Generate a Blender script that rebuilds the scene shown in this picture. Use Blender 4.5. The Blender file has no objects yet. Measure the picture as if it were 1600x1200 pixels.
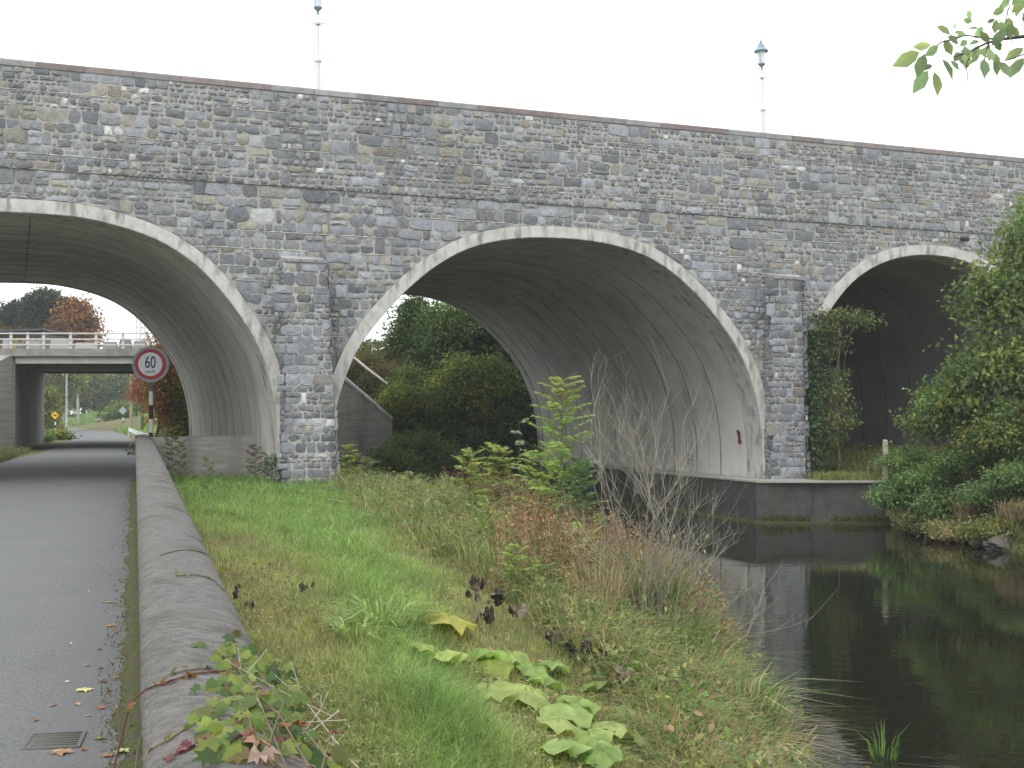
import bpy, math, random
import numpy as np
from mathutils import Vector, noise as mnoise
R = math.radians
rnd = random.Random(11)
rng = np.random.default_rng(11)
scn = bpy.context.scene
COL = scn.collection

# ------------------------------------------------------------------ camera
cd = bpy.data.cameras.new("camera"); cam = bpy.data.objects.new("camera", cd); COL.objects.link(cam)
cam.location = (0, 0, 1.65); cam.rotation_euler = (R(90), 0, 0)
cd.sensor_width = 36; cd.lens = 1950/1600*36; cd.shift_y = 45/1600
cd.clip_start = .05; cd.clip_end = 3000
scn.camera = cam
# ------------------------------------------------------------------ overcast sky
w = bpy.data.worlds.new("World"); scn.world = w; w.use_nodes = True
nt = w.node_tree; nt.nodes.clear()
SUN_EL, SUN_AZ = 52, 200
sk = nt.nodes.new("ShaderNodeTexSky"); sk.sky_type = 'NISHITA'; sk.sun_disc = False
sk.sun_elevation = R(SUN_EL); sk.sun_rotation = R(SUN_AZ); sk.air_density = 1; sk.dust_density = 4
hs = nt.nodes.new("ShaderNodeHueSaturation"); hs.inputs["Saturation"].default_value = .25
mx = nt.nodes.new("ShaderNodeMix"); mx.data_type = 'RGBA'; mx.inputs[0].default_value = .72
mx.inputs[7].default_value = (12.2, 12.5, 12.9, 1)        # the white cloud sheet
bg = nt.nodes.new("ShaderNodeBackground"); bg.inputs[1].default_value = .13
wo = nt.nodes.new("ShaderNodeOutputWorld")
nt.links.new(sk.outputs[0], hs.inputs["Color"]); nt.links.new(hs.outputs[0], mx.inputs[6])
nt.links.new(mx.outputs[2], bg.inputs[0]); nt.links.new(bg.outputs[0], wo.inputs[0])
sd = bpy.data.lights.new("sun", 'SUN'); sd.energy = .8; sd.angle = R(30); sd.color = (1, .97, .92)
sun = bpy.data.objects.new("sun", sd); COL.objects.link(sun)
sun.rotation_euler = (R(90-SUN_EL), 0, R(180-SUN_AZ+0))
scn.view_settings.view_transform = 'Standard'; scn.view_settings.look = 'None'
scn.view_settings.exposure = .48; scn.view_settings.gamma = 1; scn.view_settings.use_curve_mapping = False
scn.cycles.max_bounces = 6; scn.cycles.diffuse_bounces = 3; scn.cycles.glossy_bounces = 3
scn.cycles.transmission_bounces = 3; scn.cycles.transparent_max_bounces = 4
scn.cycles.use_denoising = True

# ------------------------------------------------------------------ helpers
def link(o, parent=None):
    COL.objects.link(o)
    if parent is not None: o.parent = parent
    return o
def tag(o, label=None, cat=None, group=None, kind=None):
    if label: o["label"] = label
    if cat: o["category"] = cat
    if group: o["group"] = group
    if kind: o["kind"] = kind
    return o
def empty(name, loc=(0, 0, 0), rz=0, label=None, cat=None, group=None):
    o = bpy.data.objects.new(name, None); o.location = loc; o.rotation_euler = (0, 0, rz)
    o.empty_display_size = .2
    link(o); return tag(o, label, cat, group)
def make_mesh(name, V, F, col=None, smooth=False):
    """F: one array (m,k) or a list of arrays / a list of tuples"""
    V = np.asarray(V, dtype=np.float32).reshape(-1, 3)
    me = bpy.data.meshes.new(name)
    if isinstance(F, list) and len(F) and not isinstance(F[0], np.ndarray):
        idx = np.array([i for f in F for i in f], dtype=np.int32)
        tot = np.array([len(f) for f in F], dtype=np.int32)
    else:
        if isinstance(F, np.ndarray): F = [F]
        F = [f for f in F if len(f)]
        idx = np.concatenate([f.reshape(-1) for f in F]).astype(np.int32)
        tot = np.concatenate([np.full(len(f), f.shape[1]) for f in F]).astype(np.int32)
    st = np.concatenate([[0], np.cumsum(tot)[:-1]]).astype(np.int32)
    me.vertices.add(len(V)); me.vertices.foreach_set("co", V.ravel())
    me.loops.add(len(idx)); me.loops.foreach_set("vertex_index", idx)
    me.polygons.add(len(tot)); me.polygons.foreach_set("loop_start", st)
    me.update(calc_edges=True)
    me.polygons.foreach_set("use_smooth", np.full(len(tot), bool(smooth)) if isinstance(smooth, bool) else np.asarray(smooth, dtype=bool))
    if col is not None:
        c = np.asarray(col, dtype=np.float32)
        if c.ndim == 1: c = np.tile(c, (len(V), 1))
        c = np.concatenate([c[:, :3], np.ones((len(V), 1), np.float32)], 1)
        a = me.color_attributes.new("Col", 'FLOAT_COLOR', 'POINT'); a.data.foreach_set("color", c.ravel())
    return me
def mk(name, V, F, mat, parent=None, col=None, smooth=False):
    me = make_mesh(name, V, F, col, smooth); me.materials.append(mat)
    return link(bpy.data.objects.new(name, me), parent)
class MB:                                     # little mesh builder
    def __init__(s): s.V = []; s.F = []; s.C = []
    def add(s, V, F, c=(1, 1, 1)):
        n = len(s.V); s.V += [tuple(v) for v in V]; s.F += [tuple(i+n for i in f) for f in F]; s.C += [tuple(c)]*len(V)
    def box(s, x0, x1, y0, y1, z0, z1, c=(1, 1, 1)):
        s.add([(x0,y0,z0),(x1,y0,z0),(x1,y1,z0),(x0,y1,z0),(x0,y0,z1),(x1,y0,z1),(x1,y1,z1),(x0,y1,z1)],
              [(0,3,2,1),(4,5,6,7),(0,1,5,4),(1,2,6,5),(2,3,7,6),(3,0,4,7)], c)
    def tube(s, P, r, n=6, c=(1, 1, 1), cap=True):
        P = [Vector(p) for p in P]; rr = r if hasattr(r, '__len__') else [r]*len(P)
        V = []; up = Vector((0.02, 0.03, 1))
        for i, p in enumerate(P):
            t = (P[min(i+1, len(P)-1)]-P[max(i-1, 0)])
            if t.length < 1e-9: t = Vector((0, 0, 1))
            t.normalize()
            a = t.cross(up if abs(t.z) < .95 else Vector((1, .05, 0))).normalized(); b = t.cross(a)
            for k in range(n):
                an = 2*math.pi*k/n; V.append(p+(a*math.cos(an)+b*math.sin(an))*rr[i])
        F = [(i*n+k, i*n+(k+1) % n, (i+1)*n+(k+1) % n, (i+1)*n+k) for i in range(len(P)-1) for k in range(n)]
        if cap: F += [tuple(range(n)), tuple(reversed(range((len(P)-1)*n, len(P)*n)))]
        s.add(V, F, c)
    def lathe(s, prof, n=12, o=(0, 0, 0), c=(1, 1, 1)):
        V = [(o[0]+r*math.cos(2*math.pi*k/n), o[1]+r*math.sin(2*math.pi*k/n), o[2]+z) for r, z in prof for k in range(n)]
        m = len(prof)
        F = [(i*n+k, i*n+(k+1) % n, (i+1)*n+(k+1) % n, (i+1)*n+k) for i in range(m-1) for k in range(n)]
        F += [tuple(reversed(range(n))), tuple(range((m-1)*n, m*n))]
        s.add(V, F, c)
    def build(s, name, mat, parent=None, smooth=False):
        return mk(name, np.array(s.V), s.F, mat, parent, np.array(s.C), smooth)
def px(x, y, z):                              # a point at depth z seen at photo position x, y
    return Vector(((x-800)/1950*z, z, 1.65+(645-y)/1950*z))

# ------------------------------------------------------------------ materials
def new_mat(name):
    m = bpy.data.materials.new(name); m.use_nodes = True
    n = m.node_tree; n.nodes.clear(); return m, n
def N(n, t, **kw):
    o = n.nodes.new(t)
    for k, v in kw.items(): setattr(o, k, v)
    return o
def surf(name, base, alt=None, scale=3., detail=6., lo=.35, hi=.65, rough=.85, bump=.3, bscale=40., bdist=.01,
         attr=False, stains=None, third=None, stretch=(1, 1, 1), metal=0., spec=.3):
    m, n = new_mat(name); L = n.links.new
    out = N(n, "ShaderNodeOutputMaterial"); p = N(n, "ShaderNodeBsdfPrincipled")
    p.inputs["Roughness"].default_value = rough; p.inputs["Metallic"].default_value = metal
    p.inputs["Specular IOR Level"].default_value = spec
    tc = N(n, "ShaderNodeNewGeometry"); mp = N(n, "ShaderNodeMapping"); mp.inputs["Scale"].default_value = stretch
    L(tc.outputs["Position"], mp.inputs[0])
    no = N(n, "ShaderNodeTexNoise"); no.inputs["Scale"].default_value = scale; no.inputs["Detail"].default_value = detail
    no.inputs["Roughness"].default_value = .65
    L(mp.outputs[0], no.inputs["Vector"])
    cr = N(n, "ShaderNodeValToRGB"); cr.color_ramp.elements[0].position = lo; cr.color_ramp.elements[1].position = hi
    a = base; b = alt or tuple(min(1, c*1.35) for c in base)
    cr.color_ramp.elements[0].color = (*a, 1); cr.color_ramp.elements[1].color = (*b, 1)
    L(no.outputs[0], cr.inputs[0]); c = cr.outputs[0]
    if third:
        n3 = N(n, "ShaderNodeTexNoise"); n3.inputs["Scale"].default_value = third[1]; n3.inputs["Detail"].default_value = 5
        L(tc.outputs["Position"], n3.inputs["Vector"])
        r3 = N(n, "ShaderNodeValToRGB"); r3.color_ramp.elements[0].position = third[2]; r3.color_ramp.elements[1].position = third[3]
        L(n3.outputs[0], r3.inputs[0])
        m3 = N(n, "ShaderNodeMix", data_type='RGBA'); L(r3.outputs[0], m3.inputs[0]); L(c, m3.inputs[6])
        m3.inputs[7].default_value = (*third[0], 1); c = m3.outputs[2]
    if attr:
        at = N(n, "ShaderNodeVertexColor", layer_name="Col")
        m1 = N(n, "ShaderNodeMix", data_type='RGBA', blend_type='MULTIPLY'); m1.inputs[0].default_value = 1
        L(c, m1.inputs[6]); L(at.outputs[0], m1.inputs[7]); c = m1.outputs[2]
    if stains:                                # weather streaks: noise drawn out along z
        ms = N(n, "ShaderNodeMapping"); ms.inputs["Scale"].default_value = stains[1]
        L(tc.outputs["Position"], ms.inputs[0])
        ns = N(n, "ShaderNodeTexNoise"); ns.inputs["Scale"].default_value = 1; ns.inputs["Detail"].default_value = 7
        L(ms.outputs[0], ns.inputs["Vector"])
        rs = N(n, "ShaderNodeValToRGB"); rs.color_ramp.elements[0].position = stains[2]; rs.color_ramp.elements[1].position = stains[3]
        L(ns.outputs[0], rs.inputs[0])
        m2 = N(n, "ShaderNodeMix", data_type='RGBA'); L(rs.outputs[0], m2.inputs[0]); L(c, m2.inputs[6])
        m2.inputs[7].default_value = (*stains[0], 1); c = m2.outputs[2]
    L(c, p.inputs["Base Color"])
    if bump:
        nb = N(n, "ShaderNodeTexNoise"); nb.inputs["Scale"].default_value = bscale; nb.inputs["Detail"].default_value = 5
        L(tc.outputs["Position"], nb.inputs["Vector"])
        bp = N(n, "ShaderNodeBump"); bp.inputs["Strength"].default_value = bump; bp.inputs["Distance"].default_value = bdist
        L(nb.outputs[0], bp.inputs["Height"]); L(bp.outputs[0], p.inputs["Normal"])
    L(p.outputs[0], out.inputs[0]); return m
def leafmat(name, trans=.35, rough=.55, mul=(1, 1, 1)):
    m, n = new_mat(name); L = n.links.new
    out = N(n, "ShaderNodeOutputMaterial"); p = N(n, "ShaderNodeBsdfPrincipled"); p.inputs["Roughness"].default_value = rough
    p.inputs["Specular IOR Level"].default_value = .35
    at = N(n, "ShaderNodeVertexColor", layer_name="Col")
    g = N(n, "ShaderNodeNewGeometry"); no = N(n, "ShaderNodeTexNoise"); no.inputs["Scale"].default_value = 9
    L(g.outputs["Position"], no.inputs["Vector"])
    mr = N(n, "ShaderNodeMapRange"); mr.inputs[1].default_value = .3; mr.inputs[2].default_value = .7
    mr.inputs[3].default_value = .72; mr.inputs[4].default_value = 1.28; L(no.outputs[0], mr.inputs[0])
    vm = N(n, "ShaderNodeVectorMath", operation='SCALE'); L(at.outputs[0], vm.inputs[0]); L(mr.outputs[0], vm.inputs["Scale"])
    L(vm.outputs[0], p.inputs["Base Color"])
    tr = N(n, "ShaderNodeBsdfTranslucent"); v2 = N(n, "ShaderNodeVectorMath", operation='MULTIPLY')
    L(vm.outputs[0], v2.inputs[0]); v2.inputs[1].default_value = (1.25, 1.35, .8); L(v2.outputs[0], tr.inputs[0])
    ms = N(n, "ShaderNodeMixShader"); ms.inputs[0].default_value = trans
    L(p.outputs[0], ms.inputs[1]); L(tr.outputs[0], ms.inputs[2]); L(ms.outputs[0], out.inputs[0]); return m
M = {}
M['stone'] = surf('rubble_stone', (.72,.75,.77), (1.25,1.27,1.28), 9, 8, .3, .72, .82, .9, 26, .03, attr=True,
                  third=((1.55,1.5,1.38), 30, .62, .78))
M['mortar'] = surf('lime_mortar', (.29,.283,.26), (.40,.392,.365), 9, 6, bump=.6, bscale=60, stains=((.12,.12,.11), (.8,.8,.35), .5, .75))
M['seal'] = surf('joint_filler', (.10,.098,.09), (.24,.235,.22), 2.5, 8, .35, .7, bump=.2)
M['pointing'] = surf('pale_pointing', (.40,.385,.33), (.58,.56,.49), 6, 5, bump=.4)
M['coping'] = surf('coping_stone', (.8,.8,.8), (1.15,1.15,1.15), 5, 6, attr=True, bump=.3)
M['ring'] = surf('pale_concrete', (.40,.40,.375), (.56,.555,.52), 4, 8, .3, .7, .8, .35, 30, .01,
                 stains=((.22,.215,.19), (5,5,1.6), .5, .7))
M['barrel'] = surf('weathered_concrete', (.52,.51,.48), (.62,.61,.575), 1.1, 8, .25, .75, .85, .25, 25, .01,
                   third=((.43,.42,.39), .7, .46, .75), stains=((.33,.32,.29), (2.6,2.6,.3), .53, .78), attr=True)
M['quay'] = surf('wet_quay_concrete', (.045,.047,.043), (.085,.087,.08), 3, 7, .3, .7, .6, .3, 20, .01,
                 stains=((.045,.055,.03), (2,2,.5), .5, .7))
M['quaytop'] = surf('quay_top_concrete', (.25,.245,.22), (.38,.37,.34), 3, 7, bump=.3)
M['conc'] = surf('board_marked_concrete', (.22,.215,.195), (.34,.335,.31), 2, 8, stretch=(.5,.5,5), bump=.4, bscale=18,
                 stains=((.14,.135,.12), (1.5,1.5,.3), .5, .75))
M['wallc'] = surf('rough_rendered_concrete', (.085,.081,.075), (.225,.216,.20), 14, 14, .28, .74, .95, 1, 55, .03,
                  third=((.27,.262,.245), 36, .62, .76), stains=((.075,.072,.06), (3,2,2), .52, .75), stretch=(1,1.8,1))
M['beam'] = surf('pale_beam', (.34,.34,.31), (.42,.42,.39), 2, 5, bump=.1)
M['asphalt'] = surf('worn_asphalt', (.045,.05,.052), (.25,.255,.25), 75, 12, .3, .72, .85, 1, 130, .008,
                    third=((.165,.168,.166), 1.1, .35, .95))
M['soil'] = surf('bank_soil', (.085,.095,.03), (.16,.155,.065), 4, 8, .3, .7, .95, .8, 25, .03,
                 third=((.15,.11,.065), 2.2, .5, .65))
M['moss'] = surf('moss', (.05,.065,.018), (.13,.15,.035), 22, 9, bump=1, bscale=120, bdist=.02, third=((.10,.085,.065), 11, .44, .62))
M['bark'] = surf('bark', (.9,.9,.9), (1.2,1.2,1.2), 20, 5, attr=True, bump=.6, bscale=50)
M['paint'] = surf('painted', (.95,.95,.95), (1,1,1), 4, 3, attr=True, rough=.5, bump=.05)
M['metal'] = surf('galvanised', (.33,.37,.37), (.42,.46,.46), 6, 4, rough=.5, metal=.3, bump=.05)
M['leaf'] = leafmat('leaf', .45); M['thin'] = leafmat('thin_leaf', .65); M['grass'] = leafmat('grass_blade', .3, .6); M['dead'] = leafmat('dead_leaf', .12, .8)
M['glass'] = surf('lamp_glass', (.7,.75,.78), (.75,.8,.82), 3, 2, rough=.1, bump=0)
# water
m, n = new_mat('canal_water'); L = n.links.new
out = N(n, "ShaderNodeOutputMaterial"); p = N(n, "ShaderNodeBsdfPrincipled")
p.inputs["Base Color"].default_value = (.012, .013, .008, 1); p.inputs["Roughness"].default_value = .035
p.inputs["IOR"].default_value = 1.36; p.inputs["Specular IOR Level"].default_value = .55
g = N(n, "ShaderNodeNewGeometry"); mp = N(n, "ShaderNodeMapping"); mp.inputs["Scale"].default_value = (1.0, 1.6, 1)
L(g.outputs["Position"], mp.inputs[0])
no = N(n, "ShaderNodeTexNoise"); no.inputs["Scale"].default_value = 3.2; no.inputs["Detail"].default_value = 3; L(mp.outputs[0], no.inputs["Vector"])
n2 = N(n, "ShaderNodeTexNoise"); n2.inputs["Scale"].default_value = .35; n2.inputs["Detail"].default_value = 2; L(mp.outputs[0], n2.inputs["Vector"])
mr = N(n, "ShaderNodeMapRange"); mr.inputs[1].default_value = .4; mr.inputs[2].default_value = .62; mr.inputs[3].default_value = .15; mr.inputs[4].default_value = 1
L(n2.outputs[0], mr.inputs[0])
mm = N(n, "ShaderNodeMath", operation='MULTIPLY'); L(no.outputs[0], mm.inputs[0]); L(mr.outputs[0], mm.inputs[1])
bp = N(n, "ShaderNodeBump"); bp.inputs["Strength"].default_value = .075; bp.inputs["Distance"].default_value = .06
L(mm.outputs[0], bp.inputs["Height"]); L(bp.outputs[0], p.inputs["Normal"]); L(p.outputs[0], out.inputs[0]); M['water'] = m

# ------------------------------------------------------------------ terrain
WATER = -1.28
BO = np.array([1.264, 32.]); BD = np.array([.9285, .3714]); BB = np.array([-.3714, .9285]); BANG = math.atan2(.3714, .9285)
def loc(s, t): return BO+BD*s+BB*t
def wall_x(y): return .024-.3026*np.asarray(y, float)
def smooth(a): a = np.clip(a, 0, 1); return a*a*(3-2*a)
XL = ([-20, 0, 6, 10.3, 14, 18.7, 22, 25, 28, 31, 36, 46, 54, 60], [1.3, 1.6, 2.0, 2.15, 2.5, 2.6, 2.0, 1.0, 0, -1.1, -3, -6.4, -8.5, -9.5])
XR = ([-20, 10, 18, 25.4, 30, 32.95, 33.3, 48.6, 54, 60], [12, 11.6, 11, 10.5, 10.1, 9.95, 6.6, .5, -2, -4])
def ground(x, y):
    x = np.asarray(x, float); y = np.asarray(y, float)
    xl = np.interp(y, *XL); xr = np.interp(y, *XR)
    wob = .12*np.sin(y*1.9)+.08*np.sin(y*4.3+1)
    dl = xl-x+wob; dr = x-xr+wob
    hl = np.interp(dl, [-1.6, 0, .4, 1.4, 2.8, 4.2], [-2.3, -1.36, -1.02, -.56, -.12, -.03])
    hrn = np.interp(dr, [-1.6, 0, .4, 1.5, 3.5, 8], [-2.3, -1.36, -.85, -.1, .7, 1.4])
    hrf = np.interp(dr, [-.1, 0, .3, 3.5, 8], [-2.3, -1.9, -.22, -.05, .35])
    f = smooth((y-31.9)/1.0); hr = hrn*(1-f)+hrf*f
    under = smooth((y-33.2)/.1)
    h = np.where(dl > dr, hl, hr)
    h = np.where((dl < -1.6) & (dr < -1.6), -2.3, h)
    ls = (x-BO[0])*BD[0]+(y-BO[1])*BD[1]; lt = (x-BO[0])*BB[0]+(y-BO[1])*BB[1]
    fill = smooth((lt-16.4)/2.2)*smooth((ls-7.2)/1.2); h = h*(1-fill)+5.9*fill
    # embankment that carries the road behind
    e = smooth((y-48.5)/7.5)*smooth((74.5-y)/3.2)*4.42
    portal = smooth((x-(-15.6-.29*(y-55)))/.5)+smooth(((-22.9-.29*(y-55))-x)/.5)
    portal = np.clip(portal, 0, 1)
    h = np.where(y > 48, np.maximum(h, -1.5)*(1-np.clip(e/4.42, 0, 1)*portal)+e*portal, h)
    far = smooth((y-76)/14)
    rr = np.interp(y, [76.6, 92, 115, 134, 153, 165, 172], [-23.3, -28.4, -37, -44.7, -53, -62, -80])
    bank = far*smooth((x-rr-.8)/6)*1.5
    h = h*(1-far)+bank
    # left verge swells a little
    lv = wall_x(y)-4.7
    h = h+np.where(y < 50, smooth((lv-x)/2)*.35, 0)+np.where((y < 50), smooth((lv-3-x)/12)*2.2, 0)
    nz = .035*np.sin(x*2.1+y*.7)*np.sin(y*1.7-x*.4)+.02*np.sin(x*5.3+2)*np.sin(y*4.7)
    off = (x > wall_x(y)+.45) | (x < lv-.2)
    h = h+np.where(off & (y < 48), nz, 0)
    onroad = ~off | ((y > 48) & (x < np.interp(y, [48, 76.6, 92, 115, 134, 153, 165], [-14, -22.5, -27.6, -36, -43.8, -52, -61])) &
                     (x > np.interp(y, [48, 51.9, 76.6, 94.6, 120, 153, 160], [-19, -20.2, -27.6, -34, -45, -62, -84])))
    h = np.where(onroad, -.05, h)
    return h
def gz(x, y): return float(ground(x, y))
def hit(xp, yp):                               # where the line of sight through a photo position meets the ground
    kx = (xp-800)/1950; kz = (645-yp)/1950
    z = 2.
    while z < 120:
        if 1.65+kz*z < max(gz(kx*z, z), WATER): break
        z += .04
    return kx*z, z, gz(kx*z, z)
xs = np.concatenate([-np.geomspace(900, 34.5, 22), np.arange(-34, 17, .25), np.geomspace(17, 900, 22)])
ys = np.concatenate([[-300, -120, -50, -20, -10, -6], np.arange(-4, 77, .25), np.geomspace(77, 1400, 46)])
X, Y = np.meshgrid(xs, ys); Z = ground(X, Y)
V = np.stack([X, Y, Z], -1).reshape(-1, 3); nx, ny = len(xs), len(ys)
i = (np.arange(ny-1)[:, None]*nx+np.arange(nx-1)[None]).ravel()
tag(mk('ground', V, np.stack([i, i+1, i+nx+1, i+nx], 1), M['soil'], smooth=True), kind='structure')
# water sheet
wy = np.concatenate([np.arange(-20, 58, 2.)]); Vw = []; Fw = []
for k, y in enumerate(wy):
    Vw += [(np.interp(y, *XL)-1.2, y, WATER), (max(np.interp(y, *XR), np.interp(y+3, *XR), np.interp(y-3, *XR))+1.0, y, WATER)]
Fw = [(2*k, 2*k+1, 2*k+3, 2*k+2) for k in range(len(wy)-1)]
tag(mk('canal_water', np.array(Vw), Fw, M['water']), kind='structure')
# road
ry = np.concatenate([np.arange(-20, 48, 1.), np.arange(48, 160, 3.), [165., 172.]])
rr_ = np.where(ry < 42, wall_x(ry)+.02, np.interp(ry, [42, 55, 76.6, 92, 115, 134, 153, 165, 172], [-12.6, -16.3, -23.3, -28.4, -37, -44.7, -53, -62, -80]))
rl_ = np.where(ry < 40, wall_x(ry)-4.6, np.interp(ry, [40, 51.9, 76.6, 94.6, 120, 153, 160, 172], [-16.68, -19.6, -27, -33.4, -44, -60, -80, -100]))
Vr = []; nn = 7
for y, a, b in zip(ry, rl_, rr_):
    for j in range(nn):
        u = j/(nn-1); Vr.append((a+(b-a)*u, y, .03*math.sin(u*math.pi)-.02+(.015 if y > 60 else 0)))
Fr = [(k*nn+j, k*nn+j+1, (k+1)*nn+j+1, (k+1)*nn+j) for k in range(len(ry)-1) for j in range(nn-1)]
RY, RL, RRR = ry.copy(), rl_.copy(), rr_.copy()
def road_z(x, y):
    a = float(np.interp(y, RY, RL)); b = float(np.interp(y, RY, RRR)); u = (x-a)/(b-a); return .03*math.sin(min(1, max(0, u))*math.pi)-.02
tag(mk('road', np.array(Vr), Fr, M['asphalt'], smooth=True), kind='structure')

# ------------------------------------------------------------------ the stone arch bridge (local x along the face, y through it)
bridge = empty('road_bridge', (BO[0], BO[1], 0), BANG,
               'long grey rubble stone road bridge with three tall concrete lined arches over canal and lane', 'bridge')
W = 15.8; TOP = 9.19; DECK = 8.2; E0 = 1.65
half = {1: [(0,4.36),(1.2,4.33),(2.6,3.98),(3.45,3.47),(4.0,2.93),(4.5,2.3),(4.94,1.6),(5.22,.8),(5.38,0),(5.42,-1),(5.42,-1.9)],
        2: [(0,4.48),(1.25,4.42),(2.45,4.15),(3.35,3.66),(4.1,3.04),(4.85,2.25),(5.4,1.5),(5.75,.65),(5.95,-.1),(6.05,-.9),(6.05,-2.4)],
        3: [(0,4.62),(1.3,4.48),(2.5,3.98),(3.35,3.2),(3.85,2.45),(4.15,1.9),(4.38,1.1),(4.45,.2),(4.47,-1),(4.47,-1.9)]}
cen = {1: -12.69, 2: 0.0, 3: 11.82}
def chaikin(P, k=2):
    for _ in range(k):
        Q = [P[0]]
        for a, b in zip(P[:-1], P[1:]):
            Q += [(a[0]*.75+b[0]*.25, a[1]*.75+b[1]*.25), (a[0]*.25+b[0]*.75, a[1]*.25+b[1]*.75)]
        Q.append(P[-1]); P = Q
    return P
prof = {}
for a in (1, 2, 3):
    h = half[a]; full = [(-x, y) for x, y in reversed(h)]+h[1:]
    P = np.array(chaikin(full, 2)); P[:, 0] += cen[a]; P[:, 1] += E0
    # resample evenly
    d = np.concatenate([[0], np.cumsum(np.hypot(*np.diff(P, axis=0).T))]); u = np.linspace(0, d[-1], 73)
    prof[a] = np.stack([np.interp(u, d, P[:, 0]), np.interp(u, d, P[:, 1])], 1)
def normals(P):
    T = np.gradient(P, axis=0); T /= np.linalg.norm(T, axis=1)[:, None]; return np.stack([-T[:, 1], T[:, 0]], 1)
def offset(P, o): return P+normals(P)*o
RT = .32
outer = {a: offset(prof[a], RT) for a in prof}
def arch_top(s):                                # height of the ring's outer edge above s, or None
    r = np.full(np.shape(s), -9.)
    for a, P in outer.items():
        m_ = (s > P[:, 0].min()) & (s < P[:, 0].max())
        lo_, hi_ = P[:, 0].min(), P[:, 0].max()
        # top branch only
        k = P[:, 1].argmax(); left = P[:k+1]; right = P[k:]
        v = np.where(s < P[k, 0], np.interp(s, left[:, 0], left[:, 1]), np.interp(s, right[:, 0], right[:, 1]))
        r = np.where(m_, v, r)
    return r
SL, SR = -26., 26.
# mortar faces, parapets and deck as one solid-looking shell
for name, t0, t1 in (('mortar_face', 0., .42), ('rear_face', W, W-.42)):
    sg = np.unique(np.concatenate([np.arange(SL, SR+.01, .2)]+[outer[a][:, 0] for a in outer]))
    sg = sg[np.concatenate([[True], np.diff(sg) > 1e-3])]
    lo_ = np.maximum(arch_top(sg), -2.0)
    V = []
    for s_, l_ in zip(sg, lo_): V += [(s_, t0, l_), (s_, t0, TOP), (s_, t1, TOP), (s_, t1, DECK)]
    F = []
    for k in range(len(sg)-1):
        a, b = 4*k, 4*k+4
        F += [(a, b, b+1, a+1), (a+1, b+1, b+2, a+2), (a+2, b+2, b+3, a+3)]
    mk(name, np.array(V), F, M['mortar'], bridge)
mb = MB(); mb.box(SL, SR, .42, W-.42, DECK-.25, DECK); mb.build('deck', M['asphalt'], bridge)
# rings (front and rear) in short cast segments
def ring_segments(a, t_out, t_in):
    P = prof[a]; O = outer[a]; n = len(P)
    cuts = list(range(0, n-1, 8))+[n-1]
    for c0, c1 in zip(cuts[:-1], cuts[1:]):
        idx = list(range(c0, c1+1)); V = []; m_ = len(idx)
        jit = rnd.uniform(-.004, .004)
        for q, i_ in enumerate(idx):
            e = 0
            if q == 0: e = .0025
            if q == m_-1: e = -.0025
            T = (P[min(i_+1, n-1)]-P[max(i_-1, 0)]); T = T/np.linalg.norm(T)*e
            p0 = P[i_]+T; p1 = O[i_]+T; to = t_out+jit*(1 if t_out < t_in else -1)
            sg_ = 1 if t_out < t_in else -1
            nv = (p1-p0)/RT
            V += [(*(p0+nv*.0),), (*(p0+nv*.02),), (*(p1-nv*.015),), (*p1,), (*p0,)]
            V[-5] = (V[-5][0], to+sg_*.02, V[-5][1]); V[-4] = (V[-4][0], to, V[-4][1])
            V[-3] = (V[-3][0], to, V[-3][1]); V[-2] = (V[-2][0], to+sg_*.1, V[-2][1]); V[-1] = (V[-1][0], t_in, V[-1][1])
        F = []
        for q in range(m_-1):
            A, B = 5*q, 5*q+5
            F += [(A, A+1, B+1, B), (A+1, A+2, B+2, B+1), (A+2, A+3, B+3, B+2), (A+4, A, B, B+4)]
        F += [(0, 1, 2, 3), (5*m_-5, 5*m_-2, 5*m_-3, 5*m_-4)]
        mk('ring_segment', np.array(V), F, M['ring'], bridge, smooth=False)
for a in (1, 2, 3):
    ring_segments(a, -.05, .80); 
    ring_segments(a, W+.05, W-.5)
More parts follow.
